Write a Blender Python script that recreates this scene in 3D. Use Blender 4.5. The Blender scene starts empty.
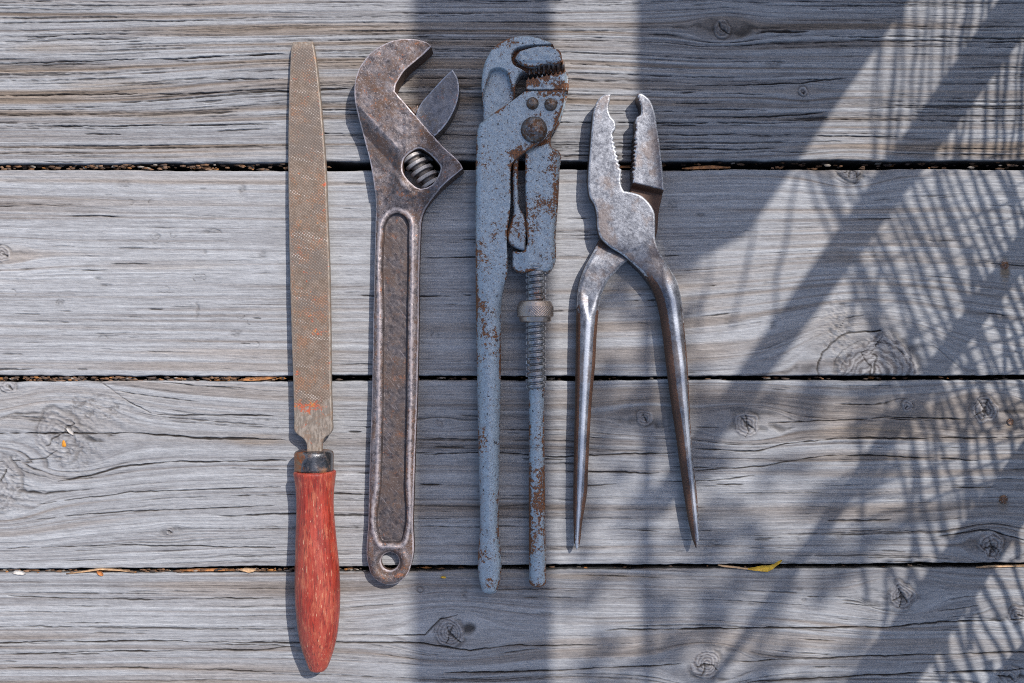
import bpy, math
import numpy as np

# ------------------------------------------------------------------ scale
S = 0.00062            # metres per photo pixel at deck level
DPX = 850.0            # camera height in the same units
CX, CY = 512.0, 341.5
DX, DY = 0.55, 0.60    # ground shift of a shadow per unit of height
C = bpy.context.scene.collection
scene = bpy.context.scene

# ------------------------------------------------------------------ camera
cam = bpy.data.cameras.new('camera')
camo = bpy.data.objects.new('camera', cam)
C.objects.link(camo)
camo.location = (0, 0, DPX * S)
cam.sensor_width = 36.0
cam.lens = 36.0 * DPX / 1024.0
cam.clip_start = 0.01
cam.clip_end = 200
scene.camera = camo

# ------------------------------------------------------------------ light
SUN_EL = math.atan(1 / math.hypot(DX, DY))
SUN_AZ = math.atan2(DX, DY)                   # clockwise from +Y
world = bpy.data.worlds.new('World')
scene.world = world
world.use_nodes = True
wn = world.node_tree
sky = wn.nodes.new('ShaderNodeTexSky')
sky.sky_type = 'NISHITA'
sky.sun_disc = False
sky.sun_elevation = SUN_EL
sky.sun_rotation = SUN_AZ
sky.dust_density = 2.2
sky.ozone_density = 0.9
wn.links.new(sky.outputs[0], wn.nodes['Background'].inputs[0])
wn.nodes['Background'].inputs[1].default_value = 0.15
sl = bpy.data.lights.new('sun', 'SUN')
sl.energy = 3.6
sl.angle = math.radians(0.53)
sl.color = (1.0, 0.955, 0.90)
so = bpy.data.objects.new('sun', sl)
C.objects.link(so)
so.rotation_euler = (math.pi / 2 - SUN_EL, 0, math.pi - SUN_AZ)
so.location = (1, 1, 2)
scene.view_settings.view_transform = 'Standard'
scene.view_settings.look = 'None'
scene.view_settings.exposure = 0.42
scene.view_settings.gamma = 1.0
scene.cycles.filter_width = 1.0
scene.cycles.use_denoising = False

# ------------------------------------------------------------------ noise
def _hash(ix, iy, seed):
    n = (ix.astype(np.int64) * 374761393 + iy.astype(np.int64) * 668265263 + seed * 974634777) & 0xFFFFFFFF
    n = ((n ^ (n >> 13)) * 1274126177) & 0xFFFFFFFF
    n = n ^ (n >> 16)
    return ((n & 0xFFFFFF).astype(np.float32) / 8388607.5) - 1.0

def vn(x, y, seed=0):
    x0 = np.floor(x); y0 = np.floor(y)
    fx = (x - x0).astype(np.float32); fy = (y - y0).astype(np.float32)
    fx = fx * fx * (3 - 2 * fx); fy = fy * fy * (3 - 2 * fy)
    xi = x0.astype(np.int32); yi = y0.astype(np.int32)
    a = _hash(xi, yi, seed); b = _hash(xi + 1, yi, seed)
    c = _hash(xi, yi + 1, seed); d = _hash(xi + 1, yi + 1, seed)
    return (a + (b - a) * fx) * (1 - fy) + (c + (d - c) * fx) * fy

def sstep(a, b, x):
    t = np.clip((x - a) / (b - a), 0, 1)
    return t * t * (3 - 2 * t)

# ------------------------------------------------------------------ objects
def tag(o, label=None, cat=None, group=None, kind=None):
    if label: o['label'] = label
    if cat: o['category'] = cat
    if group: o['group'] = group
    if kind: o['kind'] = kind
    return o

def thing(name, label, cat, px, py, group=None):
    o = bpy.data.objects.new(name, None)
    C.objects.link(o)
    o.location = ((px - CX) * S, (CY - py) * S, 0)
    o.empty_display_size = 0.02
    return tag(o, label, cat, group)

def link(name, me, mat, parent=None):
    o = bpy.data.objects.new(name, me)
    C.objects.link(o)
    if mat is not None: me.materials.append(mat)
    if parent is not None: o.parent = parent
    return o

def root_loc(parent):
    loc = np.zeros(3)
    p = parent
    while p is not None:
        loc += np.array(p.location); p = p.parent
    return loc

def raw_mesh(name, V, faces, mat, parent=None, smooth=True, attrs=None):
    """V in metres (world); faces: list of (k,n) int arrays, or python lists"""
    V = np.asarray(V, dtype=np.float64) - root_loc(parent)
    me = bpy.data.meshes.new(name)
    loops = []; starts = []; n0 = 0
    for F in faces:
        F = np.asarray(F, dtype=np.int32)
        if F.size == 0: continue
        k, n = F.shape
        loops.append(F.ravel()); starts.append(n0 + np.arange(k) * n); n0 += k * n
    loops = np.concatenate(loops); starts = np.concatenate(starts).astype(np.int32)
    me.vertices.add(len(V)); me.vertices.foreach_set('co', V.astype(np.float32).ravel())
    me.loops.add(len(loops)); me.loops.foreach_set('vertex_index', loops)
    me.polygons.add(len(starts)); me.polygons.foreach_set('loop_start', starts)
    me.update(calc_edges=True)
    if smooth:
        me.polygons.foreach_set('use_smooth', np.ones(len(starts), dtype=bool))
    for an, data in (attrs or {}).items():
        data = np.asarray(data, dtype=np.float32)
        if data.ndim == 1:
            at = me.attributes.new(an, 'FLOAT', 'POINT'); at.data.foreach_set('value', data)
        else:
            at = me.attributes.new(an, 'FLOAT_COLOR', 'POINT')
            if data.shape[1] == 3: data = np.concatenate([data, np.ones((len(data), 1), np.float32)], 1)
            at.data.foreach_set('color', data.ravel())
    me.validate()
    return link(name, me, mat, parent)

def to_world(px, py, z, zref=None):
    """photo pixel at height z (px units) -> world metres"""
    zr = z if zref is None else zref
    f = (1 - zr / DPX) * S
    return np.stack([(px - CX) * f, (CY - py) * f, z * S + 0 * px], -1)

# ------------------------------------------------------------------ outlines
def outline(pts, closed=True, step=0.8):
    """Catmull-Rom through points; (x, y, 1) marks a sharp corner"""
    n = len(pts)
    P = np.array([p[:2] for p in pts], float)
    corner = [len(p) > 2 for p in pts]
    out = []
    for i in range(n if closed else n - 1):
        p1, p2 = P[i], P[(i + 1) % n]
        p0 = P[i - 1] if (closed or i > 0) else p1
        p3 = P[(i + 2) % n] if (closed or i + 2 < n) else p2
        l12 = np.linalg.norm(p2 - p1) + 1e-9
        def tan(a, b, c):
            la = np.linalg.norm(b - a) + 1e-9; lc = np.linalg.norm(c - b) + 1e-9
            return ((b - a) / la * lc + (c - b) / lc * la) / (la + lc)
        m1 = (p2 - p1) / l12 if corner[i] else tan(p0, p1, p2)
        m2 = (p2 - p1) / l12 if corner[(i + 1) % n] else tan(p1, p2, p3)
        k = max(1, int(l12 / step)) if not (corner[i] and corner[(i + 1) % n]) else 1
        for t in np.arange(k) / k:
            h00 = 2*t**3 - 3*t**2 + 1; h10 = t**3 - 2*t**2 + t
            h01 = -2*t**3 + 3*t**2; h11 = t**3 - t**2
            out.append(h00*p1 + h10*l12*m1 + h01*p2 + h11*l12*m2)
    if not closed: out.append(P[-1])
    return np.array(out)

def sdf(x, y, poly):
    """signed distance to a closed polygon, negative inside"""
    x = x.ravel().astype(np.float32); y = y.ravel().astype(np.float32)
    poly = poly.astype(np.float32)
    d2 = np.full(x.shape, 1e12, np.float32)
    ins = np.zeros(x.shape, bool)
    n = len(poly)
    for i in range(n):
        ax, ay = poly[i]; bx, by = poly[(i + 1) % n]
        ex, ey = bx - ax, by - ay
        L = ex * ex + ey * ey
        if L < 1e-10: continue
        t = np.clip(((x - ax) * ex + (y - ay) * ey) / L, 0, 1)
        np.minimum(d2, (x - ax - t * ex) ** 2 + (y - ay - t * ey) ** 2, out=d2)
        if ay != by:
            c = ((ay > y) != (by > y)) & (x < (bx - ax) * (y - ay) / (by - ay) + ax)
            ins ^= c
    d = np.sqrt(d2)
    return np.where(ins, -d, d)

def circle(cx, cy, r, n=48):
    a = np.arange(n) / n * 2 * math.pi
    return np.stack([cx + r * np.cos(a), cy + r * np.sin(a)], 1)

def rnd(d, R):
    """height lost near an edge rounded with radius R (d = depth inside)"""
    t = np.clip(1 - d / np.maximum(R, 1e-6), 0, 1)
    return R * (1 - np.sqrt(np.maximum(1 - t * t, 0)))

def relief(name, outer, hfun, zbot, mat, parent, holes=(), res=0.6, zref=None, extra=None):
    """solid with an outline (photo px), a carved top hfun(x,y,d) and a bottom zbot"""
    x0, y0 = outer.min(0) - 2 * res; x1, y1 = outer.max(0) + 2 * res
    nx = int((x1 - x0) / res) + 2; ny = int((y1 - y0) / res) + 2
    gx, gy = np.meshgrid(x0 + np.arange(nx) * res, y0 + np.arange(ny) * res)
    gx = gx.ravel().astype(np.float64); gy = gy.ravel().astype(np.float64)
    def full(px, py):
        s = sdf(px, py, outer)
        for h in holes: s = np.maximum(s, -sdf(px, py, h))
        return s.astype(np.float64)
    sd = full(gx, gy)
    inside = sd < 0
    S2 = sd.reshape(ny, nx)
    gyy, gxx = np.gradient(S2, res)
    near = (sd >= 0) & (sd < 1.45 * res)
    gn = np.hypot(gxx.ravel(), gyy.ravel()) + 1e-6
    for _ in range(2):
        s = np.where(near, sd, 0)
        gx = gx - s * gxx.ravel() / gn; gy = gy - s * gyy.ravel() / gn
        idx = np.nonzero(near)[0]
        sd[idx] = full(gx[idx], gy[idx])
        break
    ok = inside | near
    idx = np.arange(ny * nx).reshape(ny, nx)
    q = np.stack([idx[:-1, :-1], idx[:-1, 1:], idx[1:, 1:], idx[1:, :-1]], -1).reshape(-1, 4)
    keep = ok[q].all(1) & (inside[q].sum(1) >= 1)
    q = q[keep]
    used = np.unique(q)
    remap = -np.ones(ny * nx, int); remap[used] = np.arange(len(used))
    q = remap[q]
    px = gx[used]; py = gy[used]; d = np.maximum(-sd[used], 0)
    onb = near[used]; d[onb] = 0
    zt = hfun(px, py, d) + 0 * px
    zb = (zbot(px, py, d) if callable(zbot) else zbot) + 0 * px
    zt = np.maximum(zt, zb + 0.05)
    if zref is None: zr = np.full(len(px), float(np.median(zt)))
    else: zr = (zref(px, py) if callable(zref) else zref) + 0 * px
    # boundary edges
    e = np.concatenate([q[:, [0, 1]], q[:, [1, 2]], q[:, [2, 3]], q[:, [3, 0]]])
    key = np.sort(e, 1); kk = key[:, 0].astype(np.int64) * (len(px) + 1) + key[:, 1]
    u, first, cnt = np.unique(kk, return_index=True, return_counts=True)
    be = e[first[cnt == 1]]
    n = len(px)
    top = to_world(px, py, zt, zr); bot = to_world(px, py, zb, zr)
    bv = np.unique(be); bm = -np.ones(n, int); bm[bv] = np.arange(len(bv))
    wt = top[bv]; wb = bot[bv]
    V = np.concatenate([top, bot, wt, wb])
    o1, o2, o3 = n, 2 * n, 2 * n + len(bv)
    Ftop = q[:, ::-1]; Fbot = q + o1
    a, b = bm[be[:, 0]], bm[be[:, 1]]
    Fw = np.stack([a + o2, b + o2, b + o3, a + o3], 1)
    ed = np.concatenate([d, d * 0, np.zeros(2 * len(bv))])
    attrs = {'edge': ed}
    if extra is not None:
        ex = extra(px, py, d)
        attrs['mask'] = np.concatenate([ex, ex * 0, np.zeros(2 * len(bv))])
    return raw_mesh(name, V, [Ftop, Fbot, Fw], mat, parent, attrs=attrs)

def lathe(name, ys, cxs, rs, zc, mat, parent, n=64, disp=None, flat=1.0, mask=None):
    """round bar lying along photo y; per-station centre x, radius, axis height zc"""
    ys = np.asarray(ys, float); cxs = np.asarray(cxs, float) + 0 * ys
    rs = np.asarray(rs, float) + 0 * ys; zc = np.asarray(zc, float) + 0 * ys
    m = len(ys)
    th = np.arange(n) / n * 2 * math.pi
    Y, T = np.meshgrid(ys, th, indexing='ij')
    R = np.repeat(rs[:, None], n, 1)
    if disp is not None: R = R + disp(Y, T)
    X = cxs[:, None] + R * np.cos(T)
    Z = zc[:, None] + R * np.sin(T) * flat
    V = to_world(X.ravel(), Y.ravel(), Z.ravel(), np.repeat(zc, n))
    i = np.arange(m - 1)[:, None] * n; j = np.arange(n)[None, :]; j2 = (j + 1) % n
    F = np.stack([i + j, i + j2, i + n + j2, i + n + j], -1).reshape(-1, 4)
    V = np.concatenate([V, to_world(cxs[[0, -1]], ys[[0, -1]], zc[[0, -1]])])
    c0 = m * n; c1 = c0 + 1
    jj = np.arange(n); jn = (jj + 1) % n
    t0 = np.stack([jj * 0 + c0, jn, jj], 1)
    b0 = (m - 1) * n
    t1 = np.stack([jj * 0 + c1, b0 + jj, b0 + jn], 1)
    ed = np.concatenate([(R * (1 - np.abs(np.cos(T)))).ravel(), [0, 0]])
    at = {'edge': ed}
    if mask is not None: at['mask'] = np.concatenate([mask(Y, T).ravel(), [0, 0]])
    return raw_mesh(name, V, [F, t0, t1], mat, parent, attrs=at)

# ------------------------------------------------------------------ node helper
class NT:
    def __init__(s, name):
        s.m = bpy.data.materials.new(name); s.m.use_nodes = True
        s.t = s.m.node_tree
        s.b = s.t.nodes['Principled BSDF']
        tc = s.t.nodes.new('ShaderNodeTexCoord')
        s.P = s.vm('SCALE', tc.outputs['Object'], scale=1 / S)   # object space in photo px
    def n(s, k): return s.t.nodes.new(k)
    def put(s, sock, v):
        if isinstance(v, bpy.types.NodeSocket): s.t.links.new(v, sock)
        elif isinstance(v, tuple) and len(v) == 3 and sock.type == 'RGBA': sock.default_value = (*v, 1)
        else: sock.default_value = v
    def vm(s, op, a, b=None, scale=None):
        x = s.n('ShaderNodeVectorMath'); x.operation = op
        s.put(x.inputs[0], a)
        if b is not None: s.put(x.inputs[1], b)
        if scale is not None: x.inputs['Scale'].default_value = scale
        return x.outputs[0]
    def noise(s, vec, scale, detail=4, rough=0.6, dist=0.0, w=None):
        x = s.n('ShaderNodeTexNoise'); s.put(x.inputs['Vector'], vec)
        x.inputs['Scale'].default_value = scale; x.inputs['Detail'].default_value = detail
        x.inputs['Roughness'].default_value = rough; x.inputs['Distortion'].default_value = dist
        return x.outputs[0]
    def off(s, vec, o): return s.vm('ADD', vec, o)
    def mul(s, vec, o): return s.vm('MULTIPLY', vec, o)
    def math(s, op, a, b=0.0, clamp=False):
        x = s.n('ShaderNodeMath'); x.operation = op; x.use_clamp = clamp
        s.put(x.inputs[0], a); s.put(x.inputs[1], b)
        return x.outputs[0]
    def step(s, v, lo, hi):
        x = s.n('ShaderNodeMapRange'); x.interpolation_type = 'SMOOTHSTEP'
        s.put(x.inputs[0], v); s.put(x.inputs[1], lo); s.put(x.inputs[2], hi)
        return x.outputs[0]
    def mix(s, f, a, b, blend='MIX'):
        x = s.n('ShaderNodeMix'); x.data_type = 'RGBA'; x.blend_type = blend
        s.put(x.inputs[0], f); s.put(x.inputs[6], a); s.put(x.inputs[7], b)
        return x.outputs[2]
    def attr(s, name):
        x = s.n('ShaderNodeAttribute'); x.attribute_name = name
        return x
    def wave(s, vec, scale, dist=0.0):
        x = s.n('ShaderNodeTexWave'); x.wave_type = 'BANDS'; x.bands_direction = 'X'; x.wave_profile = 'SIN'
        s.put(x.inputs['Vector'], vec); x.inputs['Scale'].default_value = scale
        x.inputs['Distortion'].default_value = dist
        return x.outputs[1]
    def rot(s, vec, a):
        x = s.n('ShaderNodeVectorRotate'); x.rotation_type = 'Z_AXIS'
        s.put(x.inputs['Vector'], vec); x.inputs['Angle'].default_value = a
        return x.outputs[0]
    def done(s, col, rough=0.5, metal=0.0, bump=None, bstr=0.4, bdist=1.0, spec=None):
        s.put(s.b.inputs['Base Color'], col); s.put(s.b.inputs['Roughness'], rough)
        s.put(s.b.inputs['Metallic'], metal)
        if spec is not None: s.put(s.b.inputs['Specular IOR Level'], spec)
        if bump is not None:
            x = s.n('ShaderNodeBump'); x.inputs['Strength'].default_value = bstr
            x.inputs['Distance'].default_value = bdist * S
            s.put(x.inputs['Height'], bump)
            s.t.links.new(x.outputs[0], s.b.inputs['Normal'])
        return s.m

# ------------------------------------------------------------------ materials
def wood_mat():
    m = NT('weathered_deck_wood')
    c = m.attr('Col').outputs['Color']
    fib = m.noise(m.mul(m.P, (0.06, 1.0, 0.3)), 1.0, 6, 0.75)
    spk = m.noise(m.mul(m.P, (0.35, 0.9, 0.4)), 1.0, 3, 0.6)
    fib2 = m.noise(m.off(m.mul(m.P, (0.012, 0.55, 0.3)), (4, 9, 2)), 1.0, 5, 0.75)
    f = m.math('ADD', m.math('ADD', m.math('MULTIPLY', fib, 1.5), m.math('MULTIPLY', fib2, 0.6)), -0.07)
    col = m.mix(1.0, c, m.vm('SCALE', (1, 1, 1)), 'MULTIPLY')
    k = m.n('ShaderNodeCombineXYZ')
    for i in range(3): m.t.links.new(f, k.inputs[i])
    col = m.mix(1.0, c, k.outputs[0], 'MULTIPLY')
    sp = m.step(spk, 0.66, 0.78)
    col = m.mix(m.math('MULTIPLY', sp, 0.35), col, (0.09, 0.075, 0.065))
    bmp = m.math('ADD', m.math('MULTIPLY', fib, 1.0), m.math('MULTIPLY', spk, 0.35))
    return m.done(col, 0.82, 0, bmp, 0.5, 1.3, spec=0.25)

def steel_patina(name, base, brown, worn, rust_lo=0.56, metal=0.55, rough=0.42, edge_w=1.9, sidebrown=0.0, orange=(0.30, 0.10, 0.03)):
    m = NT(name)
    big = m.noise(m.P, 0.04, 6, 0.7)
    mid = m.noise(m.off(m.P, (31, 7, 3)), 0.20, 6, 0.75)
    fin = m.noise(m.off(m.P, (3, 57, 9)), 0.9, 3, 0.65)
    col = m.mix(m.step(m.math('ADD', m.math('MULTIPLY', mid, 0.6), m.math('MULTIPLY', m.noise(m.off(m.P, (8, 44, 3)), 0.09, 6, 0.75), 0.4)), 0.40, 0.60), base, worn)
    rmask = m.math('ADD', m.math('MULTIPLY', big, 0.55), m.math('MULTIPLY', mid, 0.45))
    r = m.step(rmask, rust_lo - 0.07, rust_lo + 0.06)
    col = m.mix(r, col, brown)
    ora = m.step(m.math('MULTIPLY', m.noise(m.off(m.P, (11, 3, 77)), 0.11, 5, 0.7), m.math('ADD', 0.55, m.math('MULTIPLY', fin, 0.9))), 0.60, 0.70)
    col = m.mix(m.math('MULTIPLY', ora, 0.8), col, orange)
    dk = m.step(fin, 0.60, 0.74)
    col = m.mix(m.math('MULTIPLY', dk, 0.75), col, (0.040, 0.030, 0.028))
    lt = m.step(m.noise(m.off(m.P, (91, 5, 1)), 0.7, 3, 0.7), 0.56, 0.66)
    col = m.mix(m.math('MULTIPLY', lt, 0.6), col, tuple(min(1, c * 1.7) for c in worn))
    mk = m.attr('mask').outputs['Fac']
    mkn = m.math('ADD', mk, m.math('MULTIPLY', m.math('SUBTRACT', mid, 0.5), 2.6))
    col = m.mix(m.math('MULTIPLY', m.step(mkn, 0.2, 1.1), 0.75), col, tuple(min(1, c * 1.5) for c in worn))
    col = m.mix(m.math('MULTIPLY', m.step(mkn, -0.15, -0.8), 0.55), col, tuple(c * 0.75 for c in base))
    col = m.mix(m.step(mk, 1.5, 2.5), col, m.mix(m.step(mid, 0.42, 0.6), (0.24, 0.15, 0.10), (0.30, 0.09, 0.03)))
    scr = m.noise(m.mul(m.rot(m.off(m.P, (17, 3, 1)), 0.9), (0.05, 0.95, 1)), 1.0, 4, 0.7)
    col = m.mix(m.math('MULTIPLY', m.step(scr, 0.58, 0.70), 0.38), col, tuple(min(1, c * 1.8) for c in worn))
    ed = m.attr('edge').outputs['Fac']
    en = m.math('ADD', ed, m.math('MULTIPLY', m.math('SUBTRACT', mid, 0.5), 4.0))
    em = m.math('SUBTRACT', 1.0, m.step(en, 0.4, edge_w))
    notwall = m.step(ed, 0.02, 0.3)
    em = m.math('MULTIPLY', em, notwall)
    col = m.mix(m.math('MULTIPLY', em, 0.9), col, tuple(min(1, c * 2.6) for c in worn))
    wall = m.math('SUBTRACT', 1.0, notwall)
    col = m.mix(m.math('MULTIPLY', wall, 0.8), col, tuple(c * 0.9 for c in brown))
    rg = m.math('ADD', rough, m.math('MULTIPLY', r, 0.25))
    mt = m.math('MULTIPLY', metal, m.math('SUBTRACT', 1.0, m.math('MULTIPLY', r, 0.8)))
    bmp = m.math('ADD', m.math('MULTIPLY', mid, 1.2), m.math('MULTIPLY', fin, 0.5))
    return m.done(col, rg, mt, bmp, 0.28, 0.9)

def plier_mat():
    """bare steel crest with a painted sky sheen, rust brown flanks on the round shanks"""
    m = NT('bare_steel_with_rusty_flanks')
    big = m.noise(m.P, 0.03, 5, 0.6)
    mid = m.noise(m.off(m.P, (31, 7, 3)), 0.34, 5, 0.75)
    fin = m.noise(m.off(m.P, (3, 57, 9)), 1.0, 4, 0.7)
    scr = m.noise(m.mul(m.rot(m.P, 0.6), (0.10, 1.0, 1)), 1.0, 4, 0.7)
    col = m.mix(m.step(m.math('ADD', m.math('MULTIPLY', mid, 0.45), m.math('MULTIPLY', m.noise(m.off(m.P, (5, 5, 8)), 0.11, 6, 0.72), 0.55)), 0.38, 0.62), (0.075, 0.08, 0.098), (0.245, 0.255, 0.285))
    col = m.mix(m.math('MULTIPLY', m.step(fin, 0.52, 0.66), 0.6), col, (0.05, 0.042, 0.043))
    col = m.mix(m.math('MULTIPLY', m.step(big, 0.48, 0.60), 0.55), col, (0.145, 0.105, 0.085))
    col = m.mix(m.math('MULTIPLY', m.step(scr, 0.58, 0.72), 0.4), col, (0.46, 0.48, 0.52))
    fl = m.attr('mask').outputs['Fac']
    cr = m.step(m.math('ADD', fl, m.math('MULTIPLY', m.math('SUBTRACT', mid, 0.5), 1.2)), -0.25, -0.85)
    col = m.mix(m.math('MULTIPLY', cr, 0.8), col, (0.50, 0.53, 0.59))  # sky reflection along the crest, put into the colour
    fl = m.math('ADD', fl, m.math('MULTIPLY', m.math('SUBTRACT', mid, 0.5), 1.6))
    fl = m.step(fl, 0.36, 0.64)
    rust = m.mix(m.step(fin, 0.4, 0.62), (0.04, 0.020, 0.013), (0.115, 0.052, 0.028))
    col = m.mix(fl, col, rust)
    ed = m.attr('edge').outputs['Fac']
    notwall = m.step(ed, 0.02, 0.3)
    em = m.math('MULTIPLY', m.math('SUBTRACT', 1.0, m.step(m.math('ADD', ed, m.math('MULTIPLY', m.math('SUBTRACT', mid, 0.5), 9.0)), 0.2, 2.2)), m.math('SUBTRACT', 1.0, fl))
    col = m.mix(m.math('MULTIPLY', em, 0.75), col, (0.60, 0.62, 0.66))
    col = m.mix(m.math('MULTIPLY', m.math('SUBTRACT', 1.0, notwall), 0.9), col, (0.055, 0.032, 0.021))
    mt = m.math('MULTIPLY', 0.6, m.math('SUBTRACT', 1.0, m.math('MULTIPLY', fl, 0.85)))
    rg = m.math('ADD', 0.43, m.math('MULTIPLY', fl, 0.15))
    bmp = m.math('ADD', m.math('MULTIPLY', mid, 0.5), m.math('MULTIPLY', fin, 0.6))
    return m.done(col, rg, mt, bmp, 0.22, 0.8)

def paint_mat(name='chipped_blue_grey_paint', rust=0.0, base=(0.325, 0.385, 0.435)):
    m = NT(name)
    big = m.noise(m.P, 0.028, 4, 0.6)
    mid = m.noise(m.off(m.P, (31, 7, 3)), 0.14, 5, 0.7)
    fin = m.noise(m.off(m.P, (3, 57, 9)), 0.42, 4, 0.7)
    tiny = m.noise(m.off(m.P, (13, 5, 2)), 1.1, 2, 0.6)
    col = m.mix(m.step(mid, 0.35, 0.65), base, tuple(c * 0.82 for c in base))
    col = m.mix(m.math('MULTIPLY', m.step(tiny, 0.5, 0.66), 0.38), col, tuple(c * 0.5 for c in base))
    col = m.mix(m.math('MULTIPLY', m.step(tiny, 0.48, 0.34), 0.38), col, tuple(min(1, c * 1.5) for c in base))
    w = m.math('ADD', m.math('MULTIPLY', big, 0.42), m.math('ADD', m.math('MULTIPLY', mid, 0.22), m.math('MULTIPLY', fin, 0.36)))
    ed = m.attr('edge').outputs['Fac']
    near = m.math('SUBTRACT', 1.0, m.step(ed, 0.0, 3.0))
    w = m.math('ADD', w, m.math('MULTIPLY', near, 0.07))
    w = m.math('ADD', w, rust)
    w = m.math('ADD', w, m.math('MULTIPLY', m.attr('mask').outputs['Fac'], 0.11))
    halo = m.step(w, 0.515, 0.56)
    rc = m.mix(m.step(tiny, 0.4, 0.62), (0.085, 0.038, 0.022), (0.26, 0.10, 0.035))
    col = m.mix(m.math('MULTIPLY', halo, 0.4), col, (0.30, 0.19, 0.12))
    r = m.step(w, 0.548, 0.568)
    col = m.mix(r, col, rc)
    pit = m.step(m.noise(m.off(m.P, (1, 25, 12)), 0.50, 3, 0.65), 0.595, 0.63)
    col = m.mix(m.math('MULTIPLY', pit, 0.7), col, (0.13, 0.075, 0.05))
    chip = m.step(m.noise(m.off(m.P, (71, 15, 2)), 0.26, 3, 0.6), 0.66, 0.69)
    col = m.mix(chip, col, (0.05, 0.04, 0.04))
    h = m.math('SUBTRACT', m.math('MULTIPLY', tiny, 0.35), m.math('ADD', m.math('MULTIPLY', r, 0.9), m.math('MULTIPLY', chip, 0.9)))
    rg = m.math('ADD', 0.42, m.math('MULTIPLY', r, 0.35))
    return m.done(col, rg, m.math('MULTIPLY', 0.2, m.math('SUBTRACT', 1.0, r)), h, 0.6, 1.2)

def rust_mat(name='rusty_dark_steel', base=(0.20, 0.17, 0.15), orange=0.5, metal=0.5, thr=0.42, rough=0.5):
    m = NT(name)
    mid = m.noise(m.P, 0.22, 5, 0.7); fin = m.noise(m.off(m.P, (5, 9, 1)), 0.8, 3, 0.6)
    col = m.mix(m.step(mid, thr, thr + .18), base, (0.11, 0.055, 0.03))
    col = m.mix(m.math('MULTIPLY', m.step(fin, 0.52, 0.68), orange), col, (0.34, 0.16, 0.07))
    col = m.mix(m.math('MULTIPLY', m.step(m.noise(m.off(m.P, (50, 9, 1)), 0.5, 3, 0.6), 0.55, 0.7), 0.6), col, (0.40, 0.42, 0.46))
    return m.done(col, rough, metal, m.math('ADD', mid, m.math('MULTIPLY', fin, 0.5)), 0.4, 1.0)

def simple(name, col, rough=0.6, metal=0.0, var=0.35, sc=0.2, bump=0.3):
    m = NT(name)
    a = m.noise(m.P, sc, 5, 0.65)
    c = m.mix(m.step(a, 0.3, 0.7), tuple(x * (1 - var) for x in col), tuple(min(1, x * (1 + var)) for x in col))
    return m.done(c, rough, metal, a, bump, 1.0)

def file_mat():
    m = NT('worn_file_teeth')
    a = m.wave(m.rot(m.P, math.radians(40)), 0.138)
    b = m.wave(m.rot(m.P, math.radians(128)), 0.146)
    teeth = m.attr('mask').outputs['Fac']
    x = m.math('MULTIPLY', a, b)
    big = m.noise(m.P, 0.03, 5, 0.6)
    mid = m.noise(m.off(m.P, (31, 7, 3)), 0.15, 5, 0.7)
    fin = m.noise(m.off(m.P, (3, 57, 9)), 0.7, 3, 0.6)
    col = m.mix(m.step(mid, 0.35, 0.65), (0.150, 0.104, 0.072), (0.225, 0.170, 0.132))
    col = m.mix(m.math('MULTIPLY', m.step(big, 0.46, 0.58), 0.6), col, (0.13, 0.108, 0.095))
    rr = m.step(m.math('ADD', m.math('MULTIPLY', m.noise(m.off(m.P, (9, 1, 41)), 0.05, 3, 0.6), 0.55), m.math('MULTIPLY', fin, 0.45)), 0.52, 0.58)
    col = m.mix(m.math('MULTIPLY', rr, 0.5), col, (0.30, 0.125, 0.05))
    # bright streaks where the teeth were rubbed
    st = m.noise(m.mul(m.rot(m.P, 0.28), (0.018, 0.16, 1)), 1.0, 4, 0.65)
    sk = m.math('MULTIPLY', m.step(st, 0.54, 0.66), m.step(x, 0.2, 0.55))
    col = m.mix(m.math('MULTIPLY', sk, 0.6), col, (0.50, 0.45, 0.41))
    tm = m.math('MULTIPLY', m.math('SUBTRACT', 1.0, m.step(x, 0.02, 0.35)), m.math('MULTIPLY', teeth, 0.5))
    col = m.mix(tm, col, (0.10, 0.07, 0.05))
    bare = m.mix(m.step(m.noise(m.mul(m.P, (0.5, 0.15, 1)), 1.0, 4, 0.7), 0.42, 0.62), (0.155, 0.125, 0.10), (0.27, 0.225, 0.185))
    bare = m.mix(m.math('MULTIPLY', m.step(mid, 0.5, 0.62), 0.6), bare, (0.20, 0.12, 0.075))
    col = m.mix(teeth, bare, col)
    # vermilion paint smear at the end of the teeth
    pm = m.attr('paint').outputs['Fac']
    pf = m.math('ADD', pm, m.math('MULTIPLY', m.math('SUBTRACT', m.noise(m.P, 0.16, 5, 0.8), 0.5), 5.0))
    pc = m.mix(m.step(mid, 0.50, 0.66), (0.40, 0.075, 0.025), (0.46, 0.22, 0.025))
    col = m.mix(m.math('MULTIPLY', m.step(pf, 0.50, 0.95), 0.9), col, pc)
    h = m.math('ADD', m.math('MULTIPLY', m.math('MULTIPLY', x, teeth), 0.8), m.math('MULTIPLY', mid, 0.5))
    return m.done(col, 0.55, 0.2, h, 0.28, 0.8)

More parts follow.
